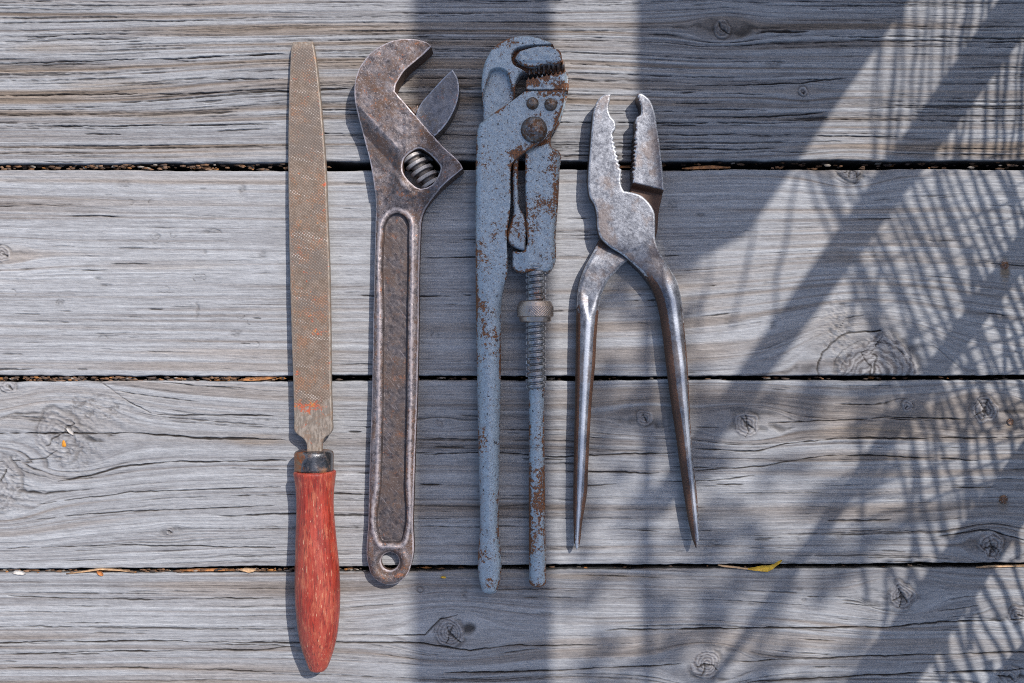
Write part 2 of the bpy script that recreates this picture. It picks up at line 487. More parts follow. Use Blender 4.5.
def handle_mat():
    m = NT('worn_red_painted_wood')
    lng = m.noise(m.mul(m.P, (0.55, 0.045, 0.5)), 1.0, 4, 0.65)
    lng2 = m.noise(m.off(m.mul(m.P, (0.30, 0.02, 0.3)), (7, 3, 1)), 1.0, 4, 0.65)
    big = m.noise(m.mul(m.P, (1, .45, 1)), 0.045, 5, 0.7)
    fin = m.noise(m.mul(m.P, (0.9, 0.12, 0.8)), 1.0, 3, 0.6)
    col = m.mix(m.step(lng2, 0.35, 0.65), (0.17, 0.015, 0.008), (0.32, 0.038, 0.020))
    col = m.mix(m.math('MULTIPLY', m.step(big, 0.44, 0.58), 0.75), col, (0.31, 0.055, 0.032))
    lng = m.math('ADD', lng, m.math('MULTIPLY', m.math('SUBTRACT', big, 0.5), 0.55))
    col = m.mix(m.math('MULTIPLY', m.step(lng, 0.53, 0.66), 0.5), col, (0.42, 0.14, 0.07))
    col = m.mix(m.math('MULTIPLY', m.step(fin, 0.63, 0.72), 0.8), col, (0.60, 0.38, 0.24))
    col = m.mix(m.math('MULTIPLY', m.step(m.noise(m.off(m.mul(m.P, (0.7, 0.08, 0.7)), (3, 9, 5)), 1.0, 3, 0.6), 0.56, 0.66), 0.8), col, (0.10, 0.022, 0.015))
    return m.done(col, 0.34, 0, m.math('ADD', lng, fin), 0.4, 1.0, spec=0.5)

M_WOOD = wood_mat()
M_WRENCH = steel_patina('brown_patina_steel', (0.062, 0.050, 0.050), (0.085, 0.045, 0.028), (0.215, 0.190, 0.195), 0.52)
M_JAW = steel_patina('dark_grey_jaw_steel', (0.095, 0.096, 0.11), (0.11, 0.085, 0.068), (0.175, 0.178, 0.20), 0.57, rough=0.40)
M_WORM = steel_patina('worm_steel', (0.15, 0.135, 0.128), (0.085, 0.06, 0.045), (0.25, 0.235, 0.23), 0.52, metal=0.55, rough=0.48)
M_PAINT = paint_mat(rust=-0.02)
M_PAINT_R = paint_mat('rust_eaten_blue_grey_paint', 0.0)
M_RUST = rust_mat(metal=0.8)
M_PIVOT = rust_mat('pitted_dark_rivet', (0.16, 0.15, 0.15), 0.45, 0.85)
M_NUT = rust_mat('bronzed_knurled_steel', (0.44, 0.36, 0.31), 0.12, 0.9, thr=0.56, rough=0.38)
M_THREAD = steel_patina('threaded_steel', (0.17, 0.17, 0.18), (0.12, 0.085, 0.06), (0.36, 0.365, 0.38), 0.55, metal=0.85, rough=0.36)
M_PLIER = plier_mat()
M_FILE = file_mat()
M_FERRULE = steel_patina('blackened_ferrule_steel', (0.035, 0.037, 0.042), (0.19, 0.095, 0.05), (0.085, 0.088, 0.095), 0.525, metal=0.75, rough=0.28)
M_HANDLE = handle_mat()
M_DIRT = simple('dark_soil', (0.035, 0.026, 0.02), 0.95, 0, 0.6, 0.15, 0.8)

# ------------------------------------------------------------------ deck
soil = raw_mesh('ground', np.array([[-4, -4, -0.035], [4, -4, -0.035], [4, 4, -0.035], [-4, 4, -0.035]]), [[[0, 1, 2, 3]]], M_DIRT)
tag(soil, kind='structure')

def lerp_pts(pts, u):
    p = np.array(pts, float)
    return np.interp(u, p[:, 0], p[:, 1])

def wood_field(u, v, B):
    """height (px) and colour of one weathered board at photo px u, v"""
    sd = B['seed']; rough = B['rough']
    u = u.astype(np.float32); v = v.astype(np.float32)
    psi = v + B.get('wav', 4) * vn(u * .0021, v * .010, sd + 1) + 1.2 * vn(u * .007, v * .03, sd + 2) + 0.35 * vn(u * .03, v * .06, sd + 5)
    psi = psi + B.get('slope', 0) * u
    for (x0, y0, a, b, k) in B.get('arch', []):                  # cathedral arches of the flat-sawn face
        psi = psi + k * np.exp(-((v - y0) / b) ** 2) * np.tanh((u - x0) / a)
    kmask = np.zeros_like(u); kring = np.zeros_like(u); kcrack = np.zeros_like(u); khalo = np.zeros_like(u)
    kh = np.zeros_like(u)
    for i, k in enumerate(B['knots']):
        kx, ky, R, ax, dark = k[:5]
        du = u - kx; dv = v - ky
        wob = 1 + 0.16 * vn(np.arctan2(dv, du) * 1.6, 0 * u, sd + 40 + i) + .05 * vn(u * .3, v * .3, sd + 45 + i)
        r = np.hypot(du, dv) / wob
        RW = R * 1.25
        r2 = (du / ax) ** 2 + dv ** 2
        psi = psi - .80 * dv * np.minimum(RW * RW / np.maximum(r2, RW * RW), 1) * np.exp(-np.maximum(r2 / (RW * RW) - 1, 0) * 0.03)
        ins = sstep(R * 1.06, R * 0.9, r)
        kmask = np.maximum(kmask, ins * dark)
        rg = np.sin(r * (1.9 if R < 20 else 1.1) + 2.4 * vn(u * .12, v * .12, sd + 50 + i))
        ring = np.where(rg < -.2, -1.0, .5) * np.minimum(np.abs(rg) * 1.6, 1) * ins
        kring += ring
        th = np.arctan2(dv, du)
        khalo = np.maximum(khalo, np.exp(-((r - R * 1.03) / (R * 0.06 + .45)) ** 2) * sstep(-.5, .3, vn(th * 1.3, 0 * th, sd + 55 + i)))
        for q, a in enumerate(k[5:]):
            a2 = a + .30 * vn(r * .16, 0 * r + a * 3, sd + 61 + q)
            le = R * (.55 + .5 * ((a * 7.3) % 1))
            w = 0.75 * np.clip(1 - r / le, 0, 1) + 0.2
            dd = np.abs(np.sin(th - a2) * r) + 30 * (np.cos(th - a2) < 0) + .5 * vn(r * .5, 0 * r + a, sd + 60)
            kcrack = np.maximum(kcrack, sstep(w + .5, w * .3, dd) * sstep(le * 1.05, le * .85, r))
        kh += ins * (B.get('kraise', .5) + ring * .35) + (R > 40) * 3.2 * np.clip(1 - (r / R) ** 2, 0, 1) * sstep(0, 6, r) + ins * .5 * vn(u * .5, v * .5, sd + 57)
    band = vn(u * .0016, psi * .05, sd + 10)
    sA = vn(u * .0020, psi * .15, sd + 11)
    sB = vn(u * .0036, psi * .36, sd + 12)
    sC = vn(u * .006, psi * .72, sd + 13)
    sD = vn(u * .014, psi * 1.25, sd + 14)
    sE = vn(u * .035, psi * .95, sd + 17)
    g1 = vn(u * .45, v * .8, sd + 18); g2 = vn(u * .10, v * .28, sd + 19)
    br = vn(u * .0045, v * .022, sd + 15)
    out_k = 1 - np.clip(kmask * 1.3, 0, 1)
    L = np.zeros_like(u)
    us = u[0]; du_ = np.abs(us) * 0
    for (fu, fv, w, thr, s2) in B.get('lines', []):              # coarse boards outside the photo
        n = vn(u * fu, psi * fv, sd + s2)
        L = np.maximum(L, sstep(.10, .02, np.abs(n)) * sstep(-.1, .3, vn(u * .009, psi * fv, sd + s2 + 1)))
    # individual drying checks along the grain, broken lines of very different length
    if B.get('checks'):
        rg_ = np.random.RandomState(sd)
        cnt, ml, w0 = B['checks']
        top_, bot_ = v[0].min(), v[-1].max(); nv = v.shape[0]
        for q in range(cnt):
            u0 = rg_.uniform(-60, 1084); v0 = rg_.uniform(top_ + 3, bot_ - 3)
            if vn(np.array([u0 * .0035]), np.array([v0 * .055]), sd + 80)[0] < rg_.uniform(-.9, .55): continue
            ln = min(ml * math.exp(rg_.normal(0, .75)), 420); w = w0 * math.exp(rg_.normal(0, .38)); am = rg_.uniform(.35, 1)
            c0, c1 = np.searchsorted(us, [u0 - ln / 2, u0 + ln / 2])
            if c1 - c0 < 3: continue
            r0 = int(np.clip((v0 - 16 - top_) / (bot_ - top_) * nv, 0, nv)); r1 = int(np.clip((v0 + 16 - top_) / (bot_ - top_) * nv, 0, nv))
            pu = u[r0:r1, c0:c1]; pp = psi[r0:r1, c0:c1]; pv = v[r0:r1, c0:c1]
            if pu.size == 0: continue
            mc = int(np.clip(np.searchsorted(us[c0:c1], u0), 0, c1 - c0 - 1))
            p0 = pp[np.argmin(np.abs(pv[:, mc] - v0)), mc]
            x = us[c0:c1]
            wv = w * np.clip(1 - (np.abs(x - u0) / (ln / 2)) ** 2, 0, 1) ** .5 * (1 + .45 * vn(x * .09, x * 0 + q, sd + 81) + .3 * vn(x * .3, x * 0 + q, sd + 82))
            ctr = p0 + .7 * vn(x * .03, x * 0 + q, sd + 83) + .3 * vn(x * .15, x * 0 + q, sd + 84)
            d = np.abs(pp - ctr[None, :])
            wv = np.maximum(wv, .05)[None, :]
            cv_ = np.clip((wv + .35 - d) / .7, 0, 1) * np.minimum(1, wv * 2.2) * am
            L[r0:r1, c0:c1] = np.maximum(L[r0:r1, c0:c1], cv_)
    L *= out_k
    for ck in B['cracks']:
        pts = np.array(ck['p'], float)
        lo, hi = pts[0, 0], pts[-1, 0]
        cols = (us > lo - 6) & (us < hi + 6)
        if not cols.any(): continue
        uu = u[:, cols]; vv = v[:, cols]
        yc = np.interp(uu, pts[:, 0], pts[:, 1]) + 0.6 * vn(uu * .045, 0 * uu, sd + 70 + int(lo)) + .35 * vn(uu * .2, 0 * uu, sd + 71 + int(lo))
        w = .62 * ck.get('w', 1.2) * sstep(lo - 4, lo + 25, uu) * sstep(hi + 4, hi - 25, uu) * (0.8 + .5 * vn(uu * .03, 0 * uu, sd + 72 + int(lo)) + .35 * vn(uu * .13, 0 * uu, sd + 73 + int(lo)))
        L[:, cols] = np.maximum(L[:, cols], np.clip((w + .35 - np.abs(vv - yc)) / .7, 0, 1) * (w > .12) * ck.get('d', 1))
    dent = np.zeros_like(u); arc = np.zeros_like(u); hr = np.zeros_like(u)
    for (x, y, a, b) in B.get('dents', []):
        m = ((u - x + 1.5 * g2) / a) ** 2 + ((v - y) / b) ** 2
        dent = np.maximum(dent, np.exp(-m ** 2) * (.55 + .45 * vn(u * .5, v * .6, sd + 30)))
    for (x, y, r0, a0, a1, *st_) in B.get('arcs', []):           # little horseshoe dents
        box = (np.abs(us - x) < r0 + 4)
        du = u[:, box] - x; dv = v[:, box] - y
        th = np.mod(np.arctan2(dv, du) - a0, 6.2832)
        m = np.clip(((st_[1] if st_ else .75) - np.abs(np.hypot(du, dv * 1.15) * (1 + .05 * vn(th * 2, 0 * th, sd + 34) + .02 * vn(th * 9, 0 * th, sd + 35)) - r0)) / .6, 0, 1) * (th < a1) * (st_[0] if st_ else 1.0) * (.75 + .5 * vn(th * 3, 0 * th + r0, sd + 36))
        arc[:, box] = np.maximum(arc[:, box], m)
    for (x, y, a, b, st) in B.get('torn', []):                   # torn, fibrous patches round the big knots
        m = np.exp(-((u - x) / a) ** 2 - ((v - y) / b) ** 2) * st
        hr = hr + m * (vn(u * .16, v * .22, sd + 31) + .7 * vn(u * .4, v * .5, sd + 32) + .4 * vn(u * .9, v * .9, sd + 33))
    h = rough * (0.16 * sA + 0.26 * sB + 0.34 * sC + 0.26 * sD) * out_k + 0.5 * band + .12 * g1 - B['depth'] * L - 1.6 * kcrack + kh - 0.9 * khalo - .9 * dent - .6 * arc + 1.1 * hr
    # colour
    c_ = B.get('contrast', 1.0)
    t = np.clip(B.get('mid', .5) + c_ * (0.13 * band + 0.13 * sA + 0.22 * sB + .27 * sC + 0.22 * sD + .12 * sE + .10 * g1 + .10 * g2), 0, 1)[..., None]
    tone = B.get('tone', 1.0)
    pale = np.array([0.345, 0.350, 0.362]) * tone; grey = np.array([0.135, 0.128, 0.132]) * tone
    col = grey + (pale - grey) * t
    bt = np.clip(sstep(.0, .7, -sA * .6 - sB * .5 + .6 * br) * .55 + .35 * sstep(.25, .8, -sC * .7 - sB * .5) + .4 * sstep(.1, .7, br) * sstep(-.3, .4, -sA), 0, 1)[..., None] * B['brown']
    col = col * (1 - bt) + np.array([0.220, 0.165, 0.120]) * bt * (.6 + .8 * t)
    for (x, y, a, b, s_) in B.get('stains', []):
        m = (np.exp(-(((u - x) / a) ** 2 + ((v - y) / b) ** 2) ** 2) * s_ * (0.7 + .5 * sC + .4 * sB + .3 * sE))[..., None]
        m = np.clip(m, 0, .85)
        col = col * (1 - m) + np.array([0.20, 0.145, 0.095]) * m
    km = kmask[..., None]
    kc = np.array([0.235, 0.222, 0.222]) + 0.115 * kring[..., None] + .06 * vn(u * .25, v * .25, sd + 90)[..., None] + .05 * g1[..., None]
    col = col * (1 - km) + np.maximum(kc, .03) * km
    kl = (khalo * 0.5)[..., None]
    col = col * (1 - kl) + np.array([0.06, 0.05, 0.045]) * kl
    tn = np.clip(sstep(.15, .8, -hr) * .55, 0, 1)[..., None]
    col = col * (1 - tn) + np.array([0.085, 0.075, 0.07]) * tn
    dk = np.clip(np.maximum.reduce([L * .96, kcrack * .85, dent * .55, arc * .45]), 0, 1)[..., None]
    col = col * (1 - dk) + np.array([0.020, 0.015, 0.012]) * dk
    return h, np.clip(col, 0.005, 1)

BOARDN = [0]
def board(top, bot, B, label, group='weathered deck boards', ures=1.1, vres=.5, u0=-20, u1=1044):
    ext = 14.0
    us = np.concatenate([np.arange(-1100, u0, ext), np.arange(u0, u1, ures), np.arange(u1, 2500, ext)])
    h = bot[0][1] - top[0][1]
    nv = int(abs(h) / vres)
    ts = np.linspace(0, 1, nv)
    U, T = np.meshgrid(us, ts)
    sd = B['seed']
    tp = lerp_pts(top, us); bt = lerp_pts(bot, us)
    jt = .9 * vn(us * .012, us * 0, sd + 300) + .5 * vn(us * .06, us * 0, sd + 301) + .35 * vn(us * .2, us * 0, sd + 302)
    jb = .9 * vn(us * .012, us * 0, sd + 303) + .5 * vn(us * .06, us * 0, sd + 304) + .35 * vn(us * .2, us * 0, sd + 305)
    tp = tp + jt * .8; bt = bt + jb * .8
    Vv = tp[None, :] + T * (bt - tp)[None, :]
    hgt, col = wood_field(U, Vv, B)
    d = np.minimum(Vv - tp[None, :], bt[None, :] - Vv)
    hgt = hgt * sstep(0, 4, d) - 1.0 * rnd(d, 1.5) - .2
    hgt = np.minimum(hgt, 1.2)
    P = to_world(U.ravel(), Vv.ravel(), hgt.ravel(), 0 * U.ravel())
    nu = len(us)
    idx = np.arange(nv * nu).reshape(nv, nu)
    F = np.stack([idx[:-1, :-1], idx[1:, :-1], idx[1:, 1:], idx[:-1, 1:]], -1).reshape(-1, 4)
    # side skirts (board thickness) in four courses
    allP = [P]; allC = [col.reshape(-1, 3)]; Fs = [F]; base = nv * nu
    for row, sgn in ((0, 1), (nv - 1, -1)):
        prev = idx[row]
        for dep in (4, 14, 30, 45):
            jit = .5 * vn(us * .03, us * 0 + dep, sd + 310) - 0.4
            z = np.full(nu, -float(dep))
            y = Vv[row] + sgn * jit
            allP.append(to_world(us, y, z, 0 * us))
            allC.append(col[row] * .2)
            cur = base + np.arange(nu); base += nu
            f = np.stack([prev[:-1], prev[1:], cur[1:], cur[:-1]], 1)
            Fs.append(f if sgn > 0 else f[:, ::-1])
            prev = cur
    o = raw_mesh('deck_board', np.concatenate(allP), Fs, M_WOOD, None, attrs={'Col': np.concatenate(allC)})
    tag(o, label, 'deck board', group, 'structure')
    return o

def L5(*a): return [dict(zip(('p', 'w', 'd'), x)) for x in a]

G1T = [(-1100, 164), (0, 164), (300, 162), (380, 160.8), (700, 160.2), (1024, 160), (2500, 160)]
G1B = [(-1100, 170), (0, 170), (400, 170.4), (700, 169.8), (1024, 169.5), (2500, 169)]
G2T = [(-1100, 375.3), (0, 375.3), (500, 375.8), (1024, 375.5), (2500, 375)]
G2B = [(-1100, 381.5), (0, 381.5), (300, 381), (700, 380.4), (1024, 379.8), (2500, 379)]
G3T = [(-1100, 568.5), (0, 568.3), (200, 567.5), (400, 565.8), (700, 564), (1024, 563.2), (2500, 563)]
G3B = [(-1100, 573.8), (0, 573.6), (400, 571.7), (700, 569), (1024, 568.3), (2500, 568)]
def shift(p, dy): return [(a, b + dy) for a, b in p]

B1 = dict(seed=11, rough=.75, depth=1.8, brown=.85, checks=(1150, 85, .34), contrast=.9, mid=.48, arch=[(190, 85, 120, 40, 7), (620, 60, 160, 30, -5)], knots=[(722, 29, 9, 2.6, .4, .4, 4.1), (803, 92, 5, 2.5, .8, 1.0), (850, 172, 9, 2.5, .6)],
          cracks=L5(([(18, 39.6), (140, 38.7)], 1.0), ([(-20, 96), (0, 95), (129, 94.3), (287, 91.4), (360, 88)], 1.3), ([(-20, 63), (70, 61.5), (180, 58), (287, 54)], 1.2),
                    ([(210, 79), (290, 79)], .9), ([(690, 117), (780, 116), (830, 112)], 1.0), ([(690, 86), (800, 83), (850, 77)], .9), ([(430, 78), (480, 79)], 1.2), ([(560, 64), (640, 66)], .8), ([(300, 133), (480, 135), (560, 131)], 1.0), ([(0, 126), (120, 126), (280, 124)], 1.0)),
          stains=[(120, 87, 60, 8, .5), (60, 48, 50, 5, .4), (180, 115, 70, 4, .35)], dents=[(806, 102, 6, 2.5), (775, 65, 9, 4)])
B2 = dict(seed=37, rough=.42, depth=1.5, brown=.5, checks=(420, 26, .30), contrast=.72, mid=.58, slope=-.004, tone=1.06, torn=[(838, 330, 14, 36, 1.0), (868, 352, 34, 30, .5), (850, 175, 30, 9, .9), (868, 255, 22, 10, .5)], arcs=[(60, 303, 4, 3.0, 3.6), (197, 278, 4, 2, 4), (166, 289, 3, 4, 4), (103, 340, 5, 3.2, 2.8), (255, 345, 4, 5, 3), (12, 293, 4, 4.6, 2.5), (240, 315, 4, 0, 3), (130, 202, 3, 4, 4), (155, 236, 4, 0, 6.3), (173, 235, 3, 0, 4), (203, 277, 3, 4, 4), (152, 203, 4, 3, 2), (250, 322, 3, 1, 3), (214, 236, 8, 3.6, 2.4), (435, 336, 4, 3, 4), (420, 345, 4, 2, 4), (640, 230, 5, 3, 3), (870, 376, 52, 3.05, 1.9, 2.2, 1.2), (872, 376, 40, 3.3, 2.4, 1.6, .8), (872, 378, 31, 3.4, 2.3, 1.3, .7), (872, 380, 24, 3.5, 2.2, 1.0, .7), (850, 168, 12, .3, 2.4, 1.8, .9), (850, 168, 18, .5, 2.0, 1.2, .7)], kraise=.9,
          knots=[(872, 378, 42, 1.5, .78, 4.5, 4.9), (850, 168, 14, 2.0, .5, .8, 1.6, 2.4), (3, 254, 8, 3, .7, .3)],
          cracks=L5(([(830, 366), (836, 335), (845, 318), (868, 314)], 1.0)),
          stains=[(160, 265, 70, 6, .25), (850, 330, 50, 22, .35), (610, 200, 40, 5, .2), (840, 255, 18, 9, .35), (1005, 272, 5, 14, .8)],
          dents=[(211, 231, 9, 2.5), (263, 255, 5, 4), (235, 333, 6, 4), (124, 184, 7, 4), (243, 190, 4, 6), (157, 236, 4, 3), (98, 278, 3, 2), (60, 303, 4, 3), (104, 285, 8, 1.2), (766, 283, 3, 2), (727, 322, 4, 3.4), (672, 205, 6, 5), (700, 215, 5, 2), (815, 208, 5, 2.5), (640, 262, 6, 2), (773, 325, 4, 3.5), (197, 310, 1.4, 9), (205, 252, 3, 2)])
B3 = dict(seed=71, rough=.55, depth=1.7, brown=.5, checks=(480, 65, .33), contrast=.78, mid=.54, torn=[(95, 410, 40, 18, .9), (75, 450, 30, 24, .8), (15, 480, 22, 34, .9), (990, 545, 26, 12, .9), (907, 406, 14, 7, .8)],
          knots=[(58, 436, 26, 1.9, .3, 2.5, 5.6), (-2, 486, 26, 1.5, .35, 5.4), (747, 424, 13, 2.6, .6, .5, 1.5, 3.9, 4.6), (985, 410, 14, 2.3, .75, .9, 1.7, 4.2, 5.0, 2.6), (645, 418, 9, 3.0, .55, 1.0, 4.0), (907, 406, 6, 2.5, .7, 2.0), (170, 531, 4, 2.5, .5, 1, 3), (992, 546, 13, 1.6, .8, .5, 1.2, 1.9, 2.6, 4.3), (8, 386, 8, 2, .5, .6), (440, 424, 4, 3, .5)],
          cracks=L5(([(-20, 432), (0, 433), (62, 433), (132, 433), (200, 438), (290, 440)], 1.6), ([(86, 382), (101, 382), (123, 398), (154, 414.6), (277, 416)], 1.1),
                    ([(55, 482), (90, 476), (123, 466.8), (172, 462), (290, 460)], 1.2), ([(-20, 462), (28, 460), (45, 458), (62, 447)], 1.1), ([(690, 427.5), (726, 428)], 1.0), ([(766, 424), (837, 420.5), (886, 417), (972, 419)], 1.2),
                    ([(690, 449), (755, 451.5), (788, 444), (837, 438.5), (1050, 438)], 1.4), ([(690, 471.5), (765, 466), (827, 455.5), (886, 456), (985, 461)], 1.2), ([(660, 481), (715, 481), (760, 475)], 1.0), ([(420, 455), (480, 452), (560, 457), (680, 452)], 1.0), ([(560, 471), (690, 474)], 1.0), ([(420, 438), (500, 440)], 1.0), ([(935, 537), (990, 530), (1040, 545)], 1.3), ([(560, 487), (620, 484)], .8),
                    ([(0, 549), (120, 545), (280, 548)], .9), ([(30, 520), (110, 512), (280, 506)], .8), ([(30, 505), (130, 492), (290, 487)], .8)),
          stains=[(255, 440, 28, 6, .75), (870, 432, 60, 8, .5), (20, 402, 30, 10, .2), (1003, 504, 6, 8, .6), (1010, 424, 6, 5, .6)],
          dents=[(824, 411, 2, 4), (840, 536, 5, 4), (715, 543, 10, 4), (800, 540, 4, 2)])
B4 = dict(seed=95, rough=.5, depth=1.8, brown=.5, checks=(440, 70, .31), contrast=.78, mid=.54, torn=[(1012, 675, 20, 10, .8), (500, 588, 30, 4, .6)],
          knots=[(450, 633, 16, 2.3, .7, .8, 1.9, 4.0, 5.1), (902, 595, 14, 2.2, .7, .9, 2.4, 1.6, 4.3), (706, 664, 15, 2.2, .7, .4, 1.9, 2.9), (1017, 614, 9, 2.5, .8, .5), (420, 590, 3, 2, .5), (1010, 676, 12, 2, .5, 1, 3)],
          cracks=L5(([(340, 635), (400, 636), (425, 635), (440, 619), (462, 614)], 1.2), ([(-20, 643), (120, 641), (290, 643), (420, 643), (470, 651), (520, 645), (600, 646)], 1.2), ([(0, 655), (80, 652), (260, 650), (300, 646)], 1.1),
                    ([(340, 609), (370, 606), (402, 605)], .9), ([(440, 673), (520, 672), (660, 666), (690, 663)], 1.3), ([(600, 630), (690, 628.7), (886, 627.4), (940, 622), (1040, 619)], 1.3), ([(722, 662.6), (880, 656), (1040, 652)], 1.1), ([(740, 683), (900, 674), (1040, 669)], 1.3), ([(490, 590), (560, 589)], 1.2), ([(0, 668), (140, 668), (280, 672)], .9), ([(840, 604), (892, 607)], 1.0), ([(930, 612), (985, 605)], .8), ([(0, 596), (130, 600), (280, 598)], .8)),
          stains=[(610, 577, 70, 4, .6), (500, 575, 60, 3, .4), (380, 576, 30, 4, .35)],
          dents=[(805, 600, 2.4, 2.2), (752, 604, 4, 1.6), (800, 590, 3, 2), (545, 614, 8, 2), (465, 593, 4, 6)])

bd1 = board([(-1100, -45), (2500, -45)], G1T, B1, 'deeply grooved grey deck board along the top of the photo')
bd2 = board(G1B, G2T, B2, 'smooth grey deck board under the wrench jaws with a domed knot at its lower edge')
bd3 = board(G2B, G3T, B3, 'knotty grey deck board crossing the lower half with a cracked knot at far left')
bd4 = board(G3B, [(-1100, 778), (2500, 778)], B4, 'cracked grey deck board along the bottom under the red file handle')
for k, (a, b, sd_) in enumerate(((-255, -51, 131), (-465, -261, 151), (-675, -471, 171), (-885, -681, 191), (-1095, -891, 211), (-1305, -1101, 231), (784, 988, 251), (994, 1198, 271))):
    B = dict(seed=sd_, rough=.8, depth=2, brown=.6, knots=[], cracks=[], lines=[(.004, .1, 1.2, -.1, 20), (.006, .17, 1.0, 0, 22)])
    board([(-1100, a), (2500, a)], [(-1100, b), (2500, b)], B, 'weathered grey deck board beyond the edge of the photo', ures=8, vres=1.6)

# ------------------------------------------------------------------ file
fl = thing('metal_file', 'flat brown metal file with a worn red wooden handle, leftmost of the tools', 'file', 318, 470)
FO = outline([(291.4, 46), (292.6, 41.4, 1), (312.2, 40.4, 1), (314, 48), (316, 60), (319.2, 88), (322.2, 120), (325.5, 165), (327.6, 220), (329.4, 270), (330.4, 330), (331, 390), (331.8, 420), (331.6, 431), (328.5, 435), (324.6, 437.8), (322.2, 442.5), (321.5, 455, 1), (306.3, 455, 1), (305.8, 443), (302.5, 438.3), (298.5, 435.6), (294.8, 432), (294.0, 420), (293.2, 390), (291, 325), (288.8, 230), (288, 150), (288.4, 110), (290.0, 65)])
def ztilt(x, y): return 4.2 + 12.5 * np.clip((y - 40) / 410.0, 0, 1.05)
def fh(x, y, d):
    tg = sstep(434, 441, y)
    return ztilt(x, y) + 3.0 - rnd(d, 1.1) - 1.8 * tg * 0 - sstep(46, 41, y) * 1.5
fobj = relief('blade', FO, fh, lambda x, y, d: ztilt(x, y) - 3.0, M_FILE, fl, res=.6, zref=lambda x, y: ztilt(x, y) + 3,
              extra=lambda x, y, d: sstep(409, 405, y + (332 - x) * -.0 + sstep(318, 330, x) * 9) * sstep(44, 50, y) * sstep(.8, 2.2, d))
nv_ = len(fobj.data.vertices)
co = np.empty(nv_ * 3, np.float32); fobj.data.vertices.foreach_get('co', co); co = co.reshape(-1, 3) + root_loc(fl)
yy = CY - co[:, 1] / S / (1 - 21 / DPX); xx = CX + co[:, 0] / S / (1 - 21 / DPX)
pm = .75 * np.exp(-((yy - 407) / 6.5) ** 2) * sstep(326, 318, xx) + .42 * np.exp(-((yy - 330) / 16) ** 2 - ((xx - 316) / 8) ** 2) * sstep(.3, 1, vn(xx * .2, yy * .2, 5) + .6)
at = fobj.data.attributes.new('paint', 'FLOAT', 'POINT'); at.data.foreach_set('value', pm.astype(np.float32))
ys = np.array([450.6, 450.8, 451.6, 453, 456, 462, 468, 471.5])
lathe('ferrule', ys, 314.0, [7, 17.0, 18.6, 19.3, 19.5, 19.4, 19.3, 19.3], 18.0, M_FERRULE, fl, n=96, flat=.88, mask=lambda Y, T: 3.2 * sstep(-.28, -.5, np.cos(T) + .25 * vn(Y * .2, T * 3, 6)) + 1.2 * np.exp(-((np.cos(T) - .22) / .16) ** 2))  # rust on the left; highlight band painted in right of centre
hy = np.array([470.6, 470.9, 471.8, 473.5, 478, 485, 500, 520, 540, 560, 580, 600, 620, 640, 655, 664, 668, 669.6, 669.9])
hr = np.array([14, 19.8, 20.8, 20.9, 20.2, 19.3, 18.3, 18.9, 20.2, 21.4, 22.2, 22.1, 20.7, 17.9, 13.8, 10.6, 8.9, 7.6, 2])
hc = np.array([314.9, 314.9, 314.9, 314.9, 315, 315, 315, 315.4, 316, 316.8, 317.3, 317.8, 318, 318.2, 318.4, 318.4, 318.2, 318, 318])
yf = np.unique(np.concatenate([hy, np.arange(472, 669, 2.0)]))
def smooth_interp(x, xp, fp):
    P = outline(list(zip(xp, fp)), closed=False, step=.5)
    return np.interp(x, P[:, 0], P[:, 1])
lathe('handle', yf, np.interp(yf, hy, hc), smooth_interp(yf, hy, hr), np.interp(yf, [470, 600, 670], [18, 21.5, 20]), M_HANDLE, fl, n=96,
      disp=lambda Y, T: .25 * vn(T * 6, Y * .03, 3) + .12 * vn(T * 22, Y * .08, 4))

# ------------------------------------------------------------------ adjustable wrench
wr = thing('adjustable_wrench', 'rusty brown adjustable wrench with an open jaw, beside the file', 'wrench', 392, 400)
WO = outline([(431.5, 46.6, 1), (428, 43), (419, 40), (410, 38.9), (398.6, 39.5), (386.9, 43), (373.7, 50.5), (363.4, 61.5), (356.8, 74), (354.2, 88.6), (354.8, 101.8), (357.6, 116.4), (360.8, 130), (364.4, 144), (368, 158), (371.6, 175.7), (374.2, 193), (375, 208), (374.8, 222), (374, 260), (372.6, 320), (371.2, 400), (369.4, 450), (367.7, 520), (367.3, 565), (370.4, 575), (377.6, 582.4), (389, 585.8), (400, 582.8), (407, 575.5), (411.2, 565), (412.8, 520), (415, 450), (416.9, 400), (418.6, 320), (419.4, 260), (420.4, 235), (421.0, 222), (423.5, 212), (431, 200), (441, 188.8), (463.2, 168.8, 1), (462.2, 166.6), (441, 144.2), (427.9, 129.8), (411, 110), (395.0, 91.6, 1), (395.8, 85.5), (398.8, 79.5), (404.6, 71), (416.4, 60.6), (428, 50.4)])
WIN = outline([(402.6, 170), (403.5, 160), (411, 152), (419, 148.4), (427, 152), (435, 159.5), (440.5, 167.5), (438.2, 176), (432, 185), (420, 188.8), (410, 182)])
PANEL = outline([(383.5, 238), (385.5, 222), (390, 215.5), (396.8, 213), (403.6, 215.5), (407.8, 222), (408.4, 238), (407.4, 320), (406.8, 400), (405, 480), (403.4, 535), (401, 541.5), (390, 542.4), (381, 541.5), (378.6, 535), (380.6, 480), (382.4, 400), (383.2, 320)])
HOLE = circle(389.2, 562.8, 8.9)
